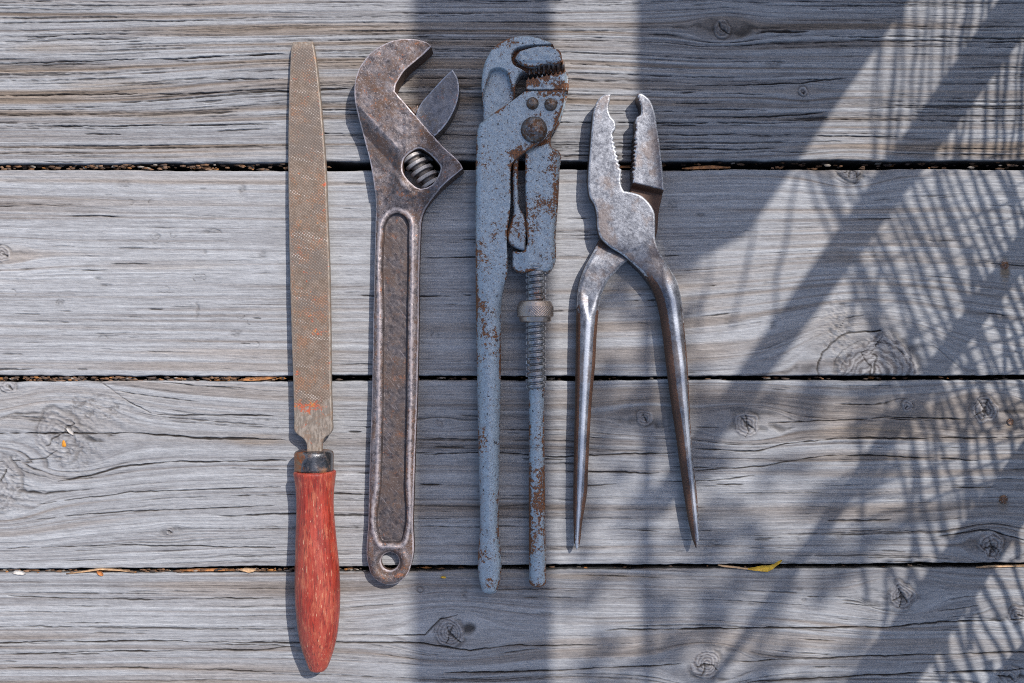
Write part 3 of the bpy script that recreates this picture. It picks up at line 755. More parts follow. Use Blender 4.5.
def wh(x, y, d):
    # raised head plate above the diagonal, handle lower
    t = ((x - 354.6) * -(149 - 101.8) + (y - 101.8) * (398.6 - 354.6)) / math.hypot(47.2, 44)     # + = below the diagonal
    z = 25.0 - 8.5 * np.clip(t / 15, 0, 1) * sstep(412, 395, x + (y - 150) * .25)
    low = sstep(180, 214, y)
    z = z * (1 - low) + 15.0 * low
    # ridge below the worm window
    rx, ry = 394, 173; ex, ey = 413 - 394, 196 - 173
    tt = np.clip(((x - rx) * ex + (y - ry) * ey) / (ex * ex + ey * ey), 0, 1)
    rd = np.hypot(x - rx - tt * ex, y - ry - tt * ey)
    z = z + 1.6 * np.exp(-(rd / 3.0) ** 2)
    sw = sdf(x, y, WIN)
    z = z - 1.2 * np.exp(-(np.maximum(sw, 0) / 1.6) ** 2)
    pn = sdf(x, y, PANEL)
    # rims of the handle are round beads
    hand = sstep(205, 226, y) * sstep(562, 540, y)
    z = z - 4.6 * sstep(.7, -1.0, pn)
    z = z + hand * 1.6 * np.exp(-((pn - 3.8) / 2.6) ** 2)
    # dish round the hanging hole
    rr = np.hypot(x - 389.2, y - 562.8)
    z = z - 2.8 * sstep(14.0, 10.0, rr) * (y > 540) + 1.0 * np.exp(-((rr - 16.5) / 3.2) ** 2) * (y > 545)
    R = np.where(y < 190, 1.4, 4.5)
    return z - rnd(d, R) + .25 * vn(x * .12, y * .12, 8) + .15 * vn(x * .35, y * .35, 9)
relief('body', WO, wh, lambda x, y, d: 1.5 + rnd(d, 2.5), M_WRENCH, wr, holes=[WIN, HOLE], res=.5, zref=lambda x, y: 24 - 9 * sstep(150, 230, y),
       extra=lambda x, y, d: np.where(y > 205, 1.1 * np.exp(-((sdf(x, y, PANEL) - 4.0) / 2.2) ** 2) * (sdf(x, y, PANEL) > 0) - .9 * sstep(.5, -1.0, sdf(x, y, PANEL)) - .5 * np.exp(-(sdf(x, y, PANEL) / 1.0) ** 2),
                                      np.exp(-(np.abs((x - 354.6) * -(149 - 101.8) + (y - 101.8) * (398.6 - 354.6)) / math.hypot(47.2, 44) / 2.0) ** 2) * .6 * sstep(402, 396, x)
                                      - .7 * sstep(2, 8, ((x - 354.6) * -(149 - 101.8) + (y - 101.8) * (398.6 - 354.6)) / math.hypot(47.2, 44)) * sstep(182, 165, y) * sstep(402, 394, x)
                                      + .9 * np.exp(-((np.hypot(x - 403.5, y - 184.5) / 11.5) ** 2)) * np.exp(-(((x - 394) * 23 - (y - 173) * 19) / 29.8 / 2.2) ** 2)))
JO = outline([(452.6, 69.3, 1), (457.2, 76.9), (459.2, 86), (458.2, 98.8), (452.8, 113.5), (443, 128.5), (434.4, 137.0, 1), (424.5, 128.0, 1), (415.5, 116.5, 1), (417.2, 110), (420.3, 104.4), (433.7, 88.6), (442.8, 78.6)])
relief('movable_jaw', JO, lambda x, y, d: 20.0 - rnd(d, 1.3) + .2 * vn(x * .15, y * .15, 18), 2.0, M_JAW, wr, res=.5, zref=19)
relief('jaw_rack', outline([(405.5, 103, 1), (411, 106.5), (418.5, 104.0, 1), (419, 113, 1), (414, 115, 1)]), lambda x, y, d: 9 - rnd(d, 1.5), 2.0, M_RUST, wr, res=.5, zref=9)
# worm: a screw across the window
ax0 = np.array([405.0, 148.8]); ax1 = np.array([435.5, 188.0]); axd = (ax1 - ax0) / np.linalg.norm(ax1 - ax0)
ln = np.linalg.norm(ax1 - ax0); nn = 160; ss = np.linspace(3, ln - 3, nn); th = np.arange(48) / 48 * 2 * math.pi
SS, TT = np.meshgrid(ss, th, indexing='ij')
prof = np.clip(np.abs(((SS / 8.2 - TT / (2 * math.pi)) % 1) - .5) * 2, 0, 1)
RR = 7.6 + 4.0 * sstep(.30, .62, prof)
zc_ = 10.5
Xp = ax0[0] + axd[0] * SS - axd[1] * RR * np.cos(TT); Yp = ax0[1] + axd[1] * SS + axd[0] * RR * np.cos(TT)
Zp = zc_ + RR * np.sin(TT) * .92
Vw = to_world(Xp.ravel(), Yp.ravel(), Zp.ravel(), np.full(Xp.size, 16.0))
i = np.arange(nn - 1)[:, None] * 48; j = np.arange(48)[None, :]; j2 = (j + 1) % 48
Fw = np.stack([i + j, i + j2, i + 48 + j2, i + 48 + j], -1).reshape(-1, 4)[:, ::-1]
raw_mesh('worm_screw', Vw, [Fw, [list(range(48))], [list(range((nn - 1) * 48, nn * 48))[::-1]]], M_WORM, wr, attrs={'edge': (RR.ravel() - 7.6) * 0 + 5, 'mask': (sstep(9.5, 11.4, RR.ravel()) * 2.2 - 1.1)})

# ------------------------------------------------------------------ pipe wrench
def blobs(x, y, L): return np.max([k * np.exp(-((x - a) / p) ** 2 - ((y - b) / q) ** 2) for a, b, p, q, k in L], 0)
pw = thing('pipe_wrench', 'chipped blue grey pipe wrench with toothed jaws and two long round handles', 'pipe wrench', 510, 400)
# hooked upper jaw
HK = outline([(483, 126, 1), (482.7, 110), (482.9, 69), (486.4, 58), (493.7, 47), (507, 38.6), (523, 35.2), (539, 37.6), (553.7, 44), (561, 52), (565.4, 63), (566, 69.5), (562.5, 72.6), (556, 71), (523.5, 71.2, 1), (519.5, 74.5), (516.6, 80), (515, 96), (514, 110, 1), (500, 126, 1)])
SLOT = outline([(487.9, 140), (487.9, 77.7), (490.8, 70.6), (498, 68.2), (506.4, 71.4), (509.6, 79), (509.6, 140)])
TR = outline([(511.5, 57), (515.5, 49.5), (524, 46.6), (545, 45.2), (556, 44.6), (563, 50), (568, 62), (568, 76), (545, 76), (520, 68), (513.5, 64)])
def hk(x, y, d):
    z = 25.0 - 7.5 * sstep(.8, -1.6, sdf(x, y, SLOT)) - 9.0 * sstep(.8, -1.2, sdf(x, y, TR))
    return z - rnd(d, 3.2) + .2 * vn(x * .2, y * .2, 28)
relief('hook_jaw', HK, hk, 3.0, M_PAINT, pw, res=.45, zref=24, extra=lambda x, y, d: np.maximum(1.3 * sstep(1, -2, sdf(x, y, TR)), .75 * np.exp(-(sdf(x, y, SLOT) / 1.3) ** 2) + .5 * np.exp(-((x - 512) / 4) ** 2) * (y > 72)))
JP = outline([(514.4, 57.4, 1), (518.8, 52), (526, 49.4), (553.7, 47.9), (559.8, 51), (561.8, 57.2), (561, 62.2), (548, 63.6), (524.5, 65.3), (518.6, 62.0)])
up = relief('jaw_insert', JP, lambda x, y, d: 26.5 - rnd(d, 1.2) - 2.5 * sstep(521, 515, x) - 1.2 * sstep(60.5, 63.5, y) + .5 * vn(x * .16, y * .25, 33), 12.0, M_PAINT_R, pw, res=.45, zref=25)
# teeth hanging below the upper jaw insert, in one toothed strip
tp_ = [(526.5, 63.5, 1)]; x = 527.0
top_edge = [(563.5, 63, 1), (526.5, 63.5, 1)]
pts = []
for k in range(8):
    xa = 527.5 + k * 4.75
    pts += [(xa, 70.5, 1), (xa + 1.9, 73.6 - k * .25, 1), (xa + 2.6, 73.4 - k * .25, 1), (xa + 3.4, 70.2, 1)]
TS = np.array([(525.8, 62.0)] + [p[:2] for p in pts] + [(565.5, 70), (564.5, 62.0)])
def th_(x, y, d):
    ph = np.abs(((x - 527.5 - 2.25) / 4.75 + .5) % 1 - .5) * 2      # 0 on a tooth, 1 between
    return 22.0 - sstep(64.5, 73.5, y) * 6.0 - 4.5 * sstep(.45, .85, ph)
relief('jaw_teeth', TS, th_, 5.0, M_RUST, up, res=.4, zref=20)
# lower jaw with a toothed top
lj = [(525.9, 90.6)]
lt = [(525.9, 80.6)]
for k in range(9):
    xa = 526.4 + k * 4.6; ya = 79.6 - k * .93
    lt += [(xa + .6, ya), (xa + 2.2, ya - 2.6), (xa + 3.6, ya + .2)]
LJ = np.array(lj + lt + [(568.6, 72.5), (569.2, 86), (567, 98), (565, 106), (561, 119), (556, 128), (540, 128), (530, 110)])
def ljh(x, y, d):
    z = 24.5 - 9 * sstep(89.4, 91.2, y) - 3.5 * sstep(564.0, 567.5, x + sstep(91, 125, y) * 7)
    return z - rnd(d, 1.2) + .5 * vn(x * .18, y * .2, 44)
relief('lower_jaw', LJ, ljh, 3.0, M_PAINT_R, pw, res=.45, zref=24, extra=lambda x, y, d: blobs(x, y, [(532, 82, 8, 4, 1.0), (545, 79, 7, 3, .9), (562, 85, 5, 4, .8), (553, 124, 14, 6, 1.3)]))
# cheek plate running down into the first round handle
CK = outline([(479.0, 123.2, 1), (495, 112.5), (512.7, 101, 1), (524.8, 91.8, 1), (545, 91.2), (564.4, 90.8, 1), (564.4, 96), (556.9, 122), (553.4, 129.5), (547.5, 136.8), (530.3, 148.8), (516.5, 159), (511.9, 164), (510.8, 172), (510.4, 205), (508.8, 219), (507.4, 228), (507.4, 262), (507.2, 274), (504.4, 286), (502.0, 298), (501.2, 330), (500.8, 380), (499.6, 450), (498.5, 520), (497.8, 588), (496, 592.4), (489, 594.2), (483, 592.6), (481.0, 587), (480, 520), (478.4, 450), (477, 380), (476, 320), (475.5, 270), (475.4, 205), (476, 150), (477.2, 128)])
def ckh(x, y, d):
    rod = sstep(255, 315, y)
    flat = 28.5 - rnd(d, 1.2 + 5.0 * sstep(500, 480, x))
    R = np.where(y < 380, 12.0, 12.0 - (y - 380) / 210 * 2.2)
    dd = np.minimum(d, R)
    bar = 13.0 + np.sqrt(np.maximum(R * R - (R - dd) ** 2, 0)) + 2.0
    end = np.clip((594 - y) / 5, 0, 1)
    return flat * (1 - rod) + bar * rod - (1 - np.sqrt(end)) * 2 + .15 * vn(x * .3, y * .3, 48)
def ckb(x, y, d):
    rod = sstep(255, 315, y)
    R = 12.0
    dd = np.minimum(d, R)
    bar = 14.0 - np.sqrt(np.maximum(R * R - (R - dd) ** 2, 0))
    return (12.0 * (1 - rod)) * sstep(240, 120, y) + 3 * (1 - sstep(240, 120, y)) * (1 - rod) + np.maximum(bar, 2.0) * rod
relief('long_handle', CK, ckh, ckb, M_PAINT, pw, res=.5, zref=lambda x, y: 26 - 10 * sstep(255, 315, y),
       extra=lambda x, y, d: blobs(x, y, [(508, 128, 9, 9, .75), (514, 153, 9, 4, .95), (534, 116, 12, 2.5, .9), (536, 148, 12, 5, .8), (500, 110, 5, 4, .7), (556, 118, 4, 10, .7), (545, 95, 12, 3, .6), (478, 250, 4, 40, .45), (484, 380, 5, 90, .42), (490, 580, 6, 10, .6)]))
# rivets and pivot
def dome(name, cx, cy, r, hgt, z0, mat):
    relief(name, circle(cx, cy, r), lambda x, y, d: z0 + hgt * np.sqrt(np.clip(1 - ((r - np.minimum(d, r)) / r) ** 2, 0, 1)) + .4 * vn(x * .4, y * .4, int(cx)), z0 - 3, mat, pw, res=.4, zref=z0 + hgt * .6)
dome('pivot_pin', 534.2, 128.4, 13.4, 9.5, 28.2, M_PIVOT)
dome('rivet', 532.6, 102.6, 6.3, 5.6, 28.2, M_RUST)
dome('rivet', 550.8, 103.8, 6.5, 5.6, 28.2, M_RUST)
# link bar in the slot
LK = outline([(512.8, 150, 1), (512.8, 200), (513.2, 214), (509.4, 226), (507.6, 231), (508, 241.5), (513, 246.6), (519, 249.4), (524.6, 250.6), (525.6, 243), (525.8, 219), (522.8, 213), (519.6, 207.5), (518.8, 200), (518.6, 150, 1)])
relief('link_bar', LK, lambda x, y, d: 21.5 + 1.5 * sstep(205, 225, y) - rnd(d, 2.6), 8.0, M_PAINT_R, pw, res=.45, zref=21)
# sliding sleeve
SLV = outline([(525.2, 150, 1), (535, 140), (552.9, 126, 1), (553.2, 146.8), (557, 148.6), (560.2, 151.4), (560, 168), (558.6, 200), (556, 235), (553.9, 266.5), (551.6, 270.2), (534, 271.4), (518, 271.6), (513.4, 268.6), (512.4, 258), (512.4, 251.2, 1), (524, 250.6), (526.6, 246), (526.4, 228), (525.4, 190)])
def slv(x, y, d):
    R = 2.2 + 6.0 * sstep(540, 556, x)
    z = 26.5 - 4.0 * sstep(146, 140, y + (x - 545) * .55)
    z = z - 3.0 * sstep(529, 514, x) * sstep(246, 256, y)
    return z - rnd(d, R) + .2 * vn(x * .3, y * .3, 58)
relief('sliding_sleeve', SLV, slv, 6.0, M_PAINT_R, pw, res=.5, zref=25, extra=lambda x, y, d: blobs(x, y, [(552, 160, 6, 14, .85), (555, 190, 4, 30, .9), (545, 172, 8, 8, .5), (540, 142, 12, 5, 1.2), (517, 253, 4, 3, .9), (524, 250, 3, 3, 1.0), (530, 270, 5, 2, .8), (550, 205, 6, 6, .5)]))
# threaded rod and its plain lower handle
def thr(Y, T):
    ph = np.abs(((Y / 6.25 - T / (2 * math.pi)) % 1) - .5) * 2
    return -2.6 * sstep(.5, .8, ph) - 1.2 * sstep(.25, 0, np.minimum(np.abs(Y - 268), np.abs(Y - 389)) / 10)
ty = np.arange(266, 389.5, .45)
lathe('threaded_rod', ty, 535.9, 10.4, 18.5, M_THREAD, pw, n=72, disp=thr)
ry = np.concatenate([[387.5, 388, 389, 392], np.arange(396, 580, 3.0), [580, 582.5, 584.5, 585.8, 586.3]])
rr_ = np.concatenate([[6, 8.0, 8.3, 7.9], np.interp(np.arange(396, 580, 3.0), [396, 440, 500, 580], [7.7, 7.8, 8.2, 8.5]), [8.5, 8.2, 7.0, 4.5, .5]])
def rod_disp(Y, T):
    o = 0 * Y
    for yc in (447.5, 470.5, 516, 528.5): o = o - .8 * np.exp(-((Y - yc) / .9) ** 2)
    return o
ry2 = np.unique(np.concatenate([ry, np.concatenate([np.arange(c - 3, c + 3, .5) for c in (447.5, 470.5, 516, 528.5)])]))
lathe('round_handle', ry2, np.interp(ry2, [388, 480, 586], [536.4, 536.8, 537.6]), np.interp(ry2, ry, rr_), np.interp(ry2, [388, 586], [18, 10.5]), paint_mat('chipped_paint_on_rod', -0.03), pw, n=56, disp=rod_disp,
      mask=lambda Y, T: .50 * np.exp(-((Y - 482) / 20) ** 2) + .45 * np.exp(-((Y - 535) / 30) ** 2) + 1.1 * np.exp(-((Y - 584) / 4) ** 2) + .7 * np.exp(-((Y - 389) / 3) ** 2))
def knurl(Y, T):
    a = ((Y / 2.4 + T * 42 / (2 * math.pi)) % 1); b = ((Y / 2.4 - T * 42 / (2 * math.pi)) % 1)
    k = np.abs(a - .5) + np.abs(b - .5)
    return sstep(306.3, 307, Y) * sstep(316.6, 316, Y) * (k - .5) * .9
ny_ = np.concatenate([[300.9, 301, 301.6, 302.6, 304.5, 305.6, 306.0], np.arange(306.4, 316.6, .3), [316.9, 317.3, 318, 321, 322, 322.5, 322.6]])
nr_ = np.interp(ny_, [300.9, 301, 301.6, 302.6, 304.5, 305.6, 306.4, 316.4, 316.9, 317.3, 318, 321, 322, 322.5, 322.6], [9, 14.2, 15.8, 16.4, 17.2, 17.6, 18.1, 18.1, 17.6, 16.4, 16.1, 15.8, 15.0, 13.5, 9])
lathe('adjusting_nut', ny_, 535.2, nr_, 18.6, M_NUT, pw, n=160, disp=knurl)

# ------------------------------------------------------------------ pliers
pl = thing('slip_joint_pliers', 'bare steel pliers with opened toothed jaws and bowed handles, rightmost of the tools', 'pliers', 628, 320)
def teeth(xa, ya, xb, yb, n, amp, side):
    out = []
    dx, dy = (xb - xa) / n, (yb - ya) / n
    L = math.hypot(dx, dy); nx, ny = -dy / L * side, dx / L * side
    for k in range(n):
        out.append((xa + dx * k, ya + dy * k, 1)); out.append((xa + dx * (k + .5) + nx * amp, ya + dy * (k + .5) + ny * amp, 1))
    return out
# lower half: right jaw, neck under the joint, left handle
LO = outline([(637.6, 94.3), (640.5, 94), (644.5, 96), (650, 101), (653.8, 110), (656.6, 126), (659.6, 146.5), (662.4, 173), (663.4, 190), (663.0, 197), (661, 205), (659.4, 215), (657.6, 232), (652, 246), (640, 254), (632, 258), (625.5, 262.5), (620.5, 266.5), (616, 272), (609.5, 278.5), (604.8, 287), (601.4, 295), (598.6, 312), (596.6, 335), (595, 365), (592.0, 397), (589.4, 440), (588, 470), (587, 492), (584.2, 510), (581.6, 526), (580.2, 540), (578.6, 546.5), (576.6, 549), (574.8, 545), (573.6, 530), (573.2, 509), (573.4, 470), (574, 440), (575, 397), (575.4, 360), (575.8, 330), (576.4, 305), (577.6, 290), (580.4, 278), (585.6, 265), (592, 253.6), (597.2, 243.5), (606, 230), (620, 215), (628, 200), (631.5, 188), (632.4, 180)]
             + teeth(633.6, 174, 635.6, 136.5, 9, 2.2, -1)[1:] + [(635.2, 131, 1), (635.2, 120), (636.4, 117.6), (639.6, 115.6), (640.2, 107), (637.6, 100.5)])
def lo_edge(x, y): return (y - 182.3) - (x - 632.4) * .235      # + below the jaw's shoulder
def lo_h(x, y, d):
    e = lo_edge(x, y)
    jaw = 18.5 - rnd(d, 2.0)
    neck = 9.0 - rnd(d, 1.5)
    z = jaw * sstep(5.5, 0.2, e) + neck * (1 - sstep(5.5, 0.2, e))
    up = sstep(232, 268, y)                                     # handle rises to its own height
    flat = 16.5 - rnd(d, 4.0)
    R = np.interp(y, [300, 397, 480, 549], [11.2, 8.8, 7.0, 3.0])
    dd = np.minimum(d, R)
    bar = 11.0 + np.sqrt(np.maximum(R * R - (R - dd) ** 2, 0)) * .95
    fac = sstep(296, 322, y + 1.1 * np.abs(x - 587.5))
    hd = flat * (1 - fac) + bar * fac
    z = z * (1 - up) + hd * up
    return z + .10 * vn(x * .12, y * .12, 68) + .03 * vn(x * .7, y * .7, 69)
def lo_b(x, y, d):
    R = 7.0
    bar = 11.0 - np.sqrt(np.maximum(R * R - (R - np.minimum(d, R)) ** 2, 0)) * .9
    return np.where(y < 270, .8, .8 + (np.maximum(bar, 1) - .8) * sstep(270, 310, y))
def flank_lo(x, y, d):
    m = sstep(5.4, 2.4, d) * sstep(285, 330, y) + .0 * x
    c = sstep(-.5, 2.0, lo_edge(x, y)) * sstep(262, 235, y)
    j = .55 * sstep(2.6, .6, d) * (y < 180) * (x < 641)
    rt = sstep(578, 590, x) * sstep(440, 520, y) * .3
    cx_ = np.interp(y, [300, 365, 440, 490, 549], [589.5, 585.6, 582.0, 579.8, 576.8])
    crest = np.exp(-((x - cx_ + .5) / np.interp(y, [300, 549], [3.2, 1.4])) ** 2) * sstep(300, 325, y)  # line of the painted sheen on the left handle
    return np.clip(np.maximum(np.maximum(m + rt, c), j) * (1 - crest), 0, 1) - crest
relief('right_jaw_half', LO, lo_h, lo_b, M_PLIER, pl, res=.5, zref=lambda x, y: 15 - 5 * sstep(200, 260, y), extra=flank_lo)
UO = outline([(610.8, 94.2, 1), (603, 95.6), (598, 99.6), (594.4, 107), (592, 123), (590, 146.5), (588, 173), (588, 189), (589.6, 197.5), (594, 205), (596.2, 214), (597.2, 229), (599.6, 237), (607, 245.4), (622, 255.5), (633, 265), (641, 273), (648.4, 283), (654.4, 295), (659, 313), (662.4, 335), (666, 365), (670.5, 400), (675, 430), (679.4, 462), (684, 495), (689.6, 527), (693.8, 543), (696.2, 548), (698.2, 542.5), (698.4, 518), (696.4, 490), (692.9, 461), (689, 397), (687.4, 365), (684.8, 335), (680.6, 296), (676.8, 281), (671.8, 272), (666, 263.6), (659, 251.5), (655.2, 240), (655.0, 225), (653.8, 211.6), (648.6, 202.8), (639.8, 195.2), (629.5, 192.2), (623.8, 191.2, 1), (621.6, 187), (620.8, 176)]
             + teeth(620, 172.5, 611.8, 137, 8, 1.9, 1)[1:] + [(612.4, 134.6), (615.4, 129), (614.8, 121.6), (610.6, 116.4), (608.4, 108.2), (609.8, 101)])
def up_h(x, y, d):
    flat = 20.0 - rnd(d, 2.0)
    R = np.interp(y, [262, 300, 397, 480, 548], [13.0, 12.0, 9.4, 7.8, 3.0])
    dd = np.minimum(d, R)
    bar = 11.0 + np.sqrt(np.maximum(R * R - (R - dd) ** 2, 0)) * .92
    f = sstep(250, 300, y + (x - 655) * .4)
    z = flat * (1 - f) + bar * f
    # round boss over the joint
    rr = np.hypot(x - 625, y - 221)
    z = z + .35 * sstep(32, 28, rr + 1.0 * vn(x * .1, y * .1, 7)) * sstep(186, 196, y)
    return z + .10 * vn(x * .12, y * .12, 78) + .03 * vn(x * .7, y * .7, 79)
def up_b(x, y, d):
    R = 8.0
    bar = 11.0 - np.sqrt(np.maximum(R * R - (R - np.minimum(d, R)) ** 2, 0)) * .9
    b = np.where((y > 180) & (y < 255), 9.3, 1.0)
    return np.where(y < 270, b, 1 + (np.maximum(bar, 1) - 1) * sstep(275, 315, y))
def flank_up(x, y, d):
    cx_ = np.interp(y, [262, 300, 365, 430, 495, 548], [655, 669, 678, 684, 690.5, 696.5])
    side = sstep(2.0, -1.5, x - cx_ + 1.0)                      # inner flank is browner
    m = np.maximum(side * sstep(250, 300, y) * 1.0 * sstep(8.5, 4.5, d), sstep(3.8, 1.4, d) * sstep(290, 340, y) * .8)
    crest = np.exp(-((x - cx_ - 2.2) / np.interp(y, [262, 548], [3.2, 1.4])) ** 2) * sstep(262, 300, y)  # painted sheen, offset to the right of the handle axis
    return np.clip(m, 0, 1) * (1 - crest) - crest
relief('left_jaw_half', UO, up_h, up_b, M_PLIER, pl, res=.5, zref=lambda x, y: 17 - 6 * sstep(235, 300, y), extra=flank_up)

# ------------------------------------------------------------------ unseen screen added and shaped to cast the shade pattern on the boards
X0 = 0.42
scn = thing('added_shade_screen', 'unseen plank and cord screen added beyond the right edge to cast shade on the deck', 'screen', 512 + X0 / S, 341.5 - 0.43 / S)
M_SCREEN = simple('screen_timber', (0.20, 0.15, 0.10), 0.8, 0, 0.4, 0.1, 0.5)
M_CORD = simple('screen_cord', (0.24, 0.20, 0.15), 0.9, 0, 0.4, 0.4, 0.5)
def on_screen(px, py):
    """point of the upright screen whose shade falls on photo px (px, py)"""
    xw = (np.asarray(px, float) - CX) * S
    z = (X0 - xw) / DX
    y = (CY - np.asarray(py, float)) * S + DY * z
    return y, z
def slab(name, poly, th, mat):
    y, z = on_screen([p[0] for p in poly], [p[1] for p in poly])
    n = len(poly)
    V = np.concatenate([np.stack([np.full(n, X0 - th / 2), y, z], 1), np.stack([np.full(n, X0 + th / 2), y, z], 1)])
    fs = [[list(range(n))], [list(range(n, 2 * n))[::-1]], [[i, i + n, (i + 1) % n + n, (i + 1) % n] for i in range(n)]]
    return raw_mesh(name, V, fs, mat, scn, smooth=False)
def bar(name, a, b, wa, wb, th=.002):
    return slab(name, [(a[0] - wa / 2, a[1]), (a[0] + wa / 2, a[1]), (b[0] + wb / 2, b[1]), (b[0] - wb / 2, b[1])], th, M_SCREEN)
bar('top_rail', (482, -700), (482, 1150), 128, 128, .008)
bar('bottom_rail', (1110, -700), (1110, 1150), 50, 50, .008)
slab('shade_panel', [(642, -420), (1205, -420), (905, 0), (795, 160), (742, 235), (690, 262), (650, 240), (640, 120)], .006, M_SCREEN)
bar('middle_rail', (647, -420), (647, 1150), 9, 9)
bar('brace', (1100, -104), (650, 516), 54, 26)
bar('brace', (1100, 143), (650, 768), 34, 5)
bar('brace', (1100, 372), (820, 772), 50, 74)
rng = np.random.RandomState(4)
cv = []; cf = []; nb = 0
def cord(pts, w):
    """a thin square cord along shade points, w = width in px"""
    global nb
    P = np.array(pts, float)
    d = np.gradient(P, axis=0); d /= np.linalg.norm(d, axis=1)[:, None] + 1e-9
    nrm = np.stack([-d[:, 1], d[:, 0]], 1) * (np.asarray(w) / 2)[..., None] if np.ndim(w) else np.stack([-d[:, 1], d[:, 0]], 1) * w / 2
    A = P + nrm; B = P - nrm
    ya, za = on_screen(A[:, 0], A[:, 1]); yb, zb = on_screen(B[:, 0], B[:, 1])
    t = .0004; n = len(P)
    V = np.concatenate([np.stack([np.full(n, X0 + s * t), yy_, zz_], 1) for s, yy_, zz_ in ((-1, ya, za), (-1, yb, zb), (1, yb, zb), (1, ya, za))])
    for k in range(4):
        o, p = k * n, ((k + 1) % 4) * n
        for i in range(n - 1): cf.append([nb + o + i, nb + o + i + 1, nb + p + i + 1, nb + p + i])
    cv.append(V); nb += 4 * n
def strand(x0, y0, x1, y1, w, wob=3.0):
    n = max(3, int(math.hypot(x1 - x0, y1 - y0) / 12))
    t = np.linspace(0, 1, n); s_ = rng.randint(9999)
    ex = np.array([y1 - y0, x0 - x1], float); ex /= np.linalg.norm(ex)
    o = wob * vn(t * n * .35, 0 * t, s_)
    ww = w * (1 + .35 * vn(t * n * .6, 0 * t + 3, s_ + 1))
    cord(np.stack([x0 + (x1 - x0) * t + ex[0] * o, y0 + (y1 - y0) * t + ex[1] * o], 1), ww)
for x in np.arange(800, 1120, 13.0):                       # slanting weave, upper right
    a = x + rng.uniform(-3, 3)
    strand(a, 168, a + 110, 168 + 262, rng.uniform(3.5, 7.0))
for y in np.arange(170, 520, 17.0):
    strand(842 + rng.uniform(-10, 10), y + 18 + rng.uniform(-3, 3), 1085, y - 60, rng.uniform(1.2, 3.2))
for x in np.arange(876, 1090, 9.5):
    a = x + rng.uniform(-2, 2)
    strand(a + 6, -60, a - 8, 168, rng.uniform(1.2, 4.6))
for x in np.arange(856, 1010, 28.0):                       # loose upright cords, lower right
    y = 300 + rng.uniform(-60, 90)
    while y < 720:
        l = rng.uniform(60, 190); a = x + rng.uniform(-5, 5)
        strand(a, y, a + rng.uniform(-8, 8), y + l, rng.uniform(2.2, 5.5)); y += l + rng.uniform(20, 110)
for x in (705, 741, 775):
    strand(x + 22, 170, x - 6, 330, rng.uniform(2, 4))
for x in np.arange(890, 1085, 17.0):
    a = x + rng.uniform(-2, 2)
    strand(a, 430, a + 30, 560, rng.uniform(3, 6)); strand(a, 560, a + 62, 705, rng.uniform(5, 7))
raw_mesh('shade_cord', np.concatenate(cv), [cf], M_CORD, scn, smooth=False)
for yp in (-0.12, 1.02):
    w = .022; zz = .88
    V = np.array([[X0 + a * w, yp + b * w, c] for c in (-.001, zz) for a, b in ((-1, -1), (1, -1), (1, 1), (-1, 1))])
    raw_mesh('post', V, [[[3, 2, 1, 0], [4, 5, 6, 7], [0, 1, 5, 4], [1, 2, 6, 5], [2, 3, 7, 6], [3, 0, 4, 7]]], M_SCREEN, scn, smooth=False)

# ------------------------------------------------------------------ nails, resin and litter
def flake(name, pts, mat, parent=None, th=.7, curl=0.0):
    """thin crisp strip along (x, y, z, half-width) stations, real thickness"""
    P = np.array(pts, float); n = len(P)
    d = np.gradient(P[:, :2], axis=0); d /= np.linalg.norm(d, axis=1)[:, None] + 1e-9
    nr = np.stack([-d[:, 1], d[:, 0]], 1)
    V = []
    for k, (o, dz) in enumerate(((-1, curl), (-.5, 0), (0, -curl * .5), (.5, 0), (1, curl))):
        V.append((P[:, 0] + nr[:, 0] * P[:, 3] * o, P[:, 1] + nr[:, 1] * P[:, 3] * o, P[:, 2] + dz))
    top = np.concatenate([to_world(a, b, c) for a, b, c in V]); bot = top.copy(); bot[:, 2] -= th * S
    m = 5 * n; F = []
    for k in range(4):
        for i in range(n - 1):
            a, b, c, e = k * n + i, k * n + i + 1, (k + 1) * n + i + 1, (k + 1) * n + i
            F += [[a, b, c, e], [e + m, c + m, b + m, a + m]]
    for k in (0, 4):
        for i in range(n - 1): F.append([k * n + i, k * n + i + 1, k * n + i + 1 + m, k * n + i + m])
    for i in (0, n - 1):
        for k in range(4): F.append([k * n + i, (k + 1) * n + i, (k + 1) * n + i + m, k * n + i + m])
    return raw_mesh(name, np.concatenate([top, bot]), [F], mat, parent)

M_NAIL = rust_mat('rusty_nail_head', (0.17, 0.12, 0.10), 0.7, 0.6)
M_RESIN = simple('amber_resin', (0.55, 0.22, 0.02), 0.25, 0, 0.3, 0.4, 0.2)
def nail(b, cx, cy, r, k):
    relief('nail_head', circle(cx, cy, r, 20), lambda x, y, d: .9 - rnd(d, 1.2) * .7 + .3 * vn(x * .5, y * .5, k), -4.0, M_NAIL, b, res=.4, zref=.5)
nail(bd2, 1004.6, 265.2, 4.2, 1); nail(bd3, 1003.6, 499.6, 4.4, 2); nail(bd3, 1010.6, 422, 3.4, 3)
relief('resin_drop', outline([(62, 447), (61.4, 443.5), (63.4, 439), (65.6, 438.6), (67, 442.5), (66, 446.8)]), lambda x, y, d: -.6 + 2.4 * np.sqrt(np.clip(d / 3, 0, 1)), -3.0, M_RESIN, bd3, res=.4, zref=0)
M_LEAF = simple('yellow_dry_leaf', (0.62, 0.37, 0.03), 0.6, 0, 0.35, 0.25, 0.3)
M_TWIG = simple('orange_brown_bark', (0.30, 0.125, 0.04), 0.7, 0, 0.5, 0.2, 0.5)
M_PALE = simple('pale_wood_chip', (0.52, 0.47, 0.42), 0.7, 0, 0.25, 0.3, 0.4)
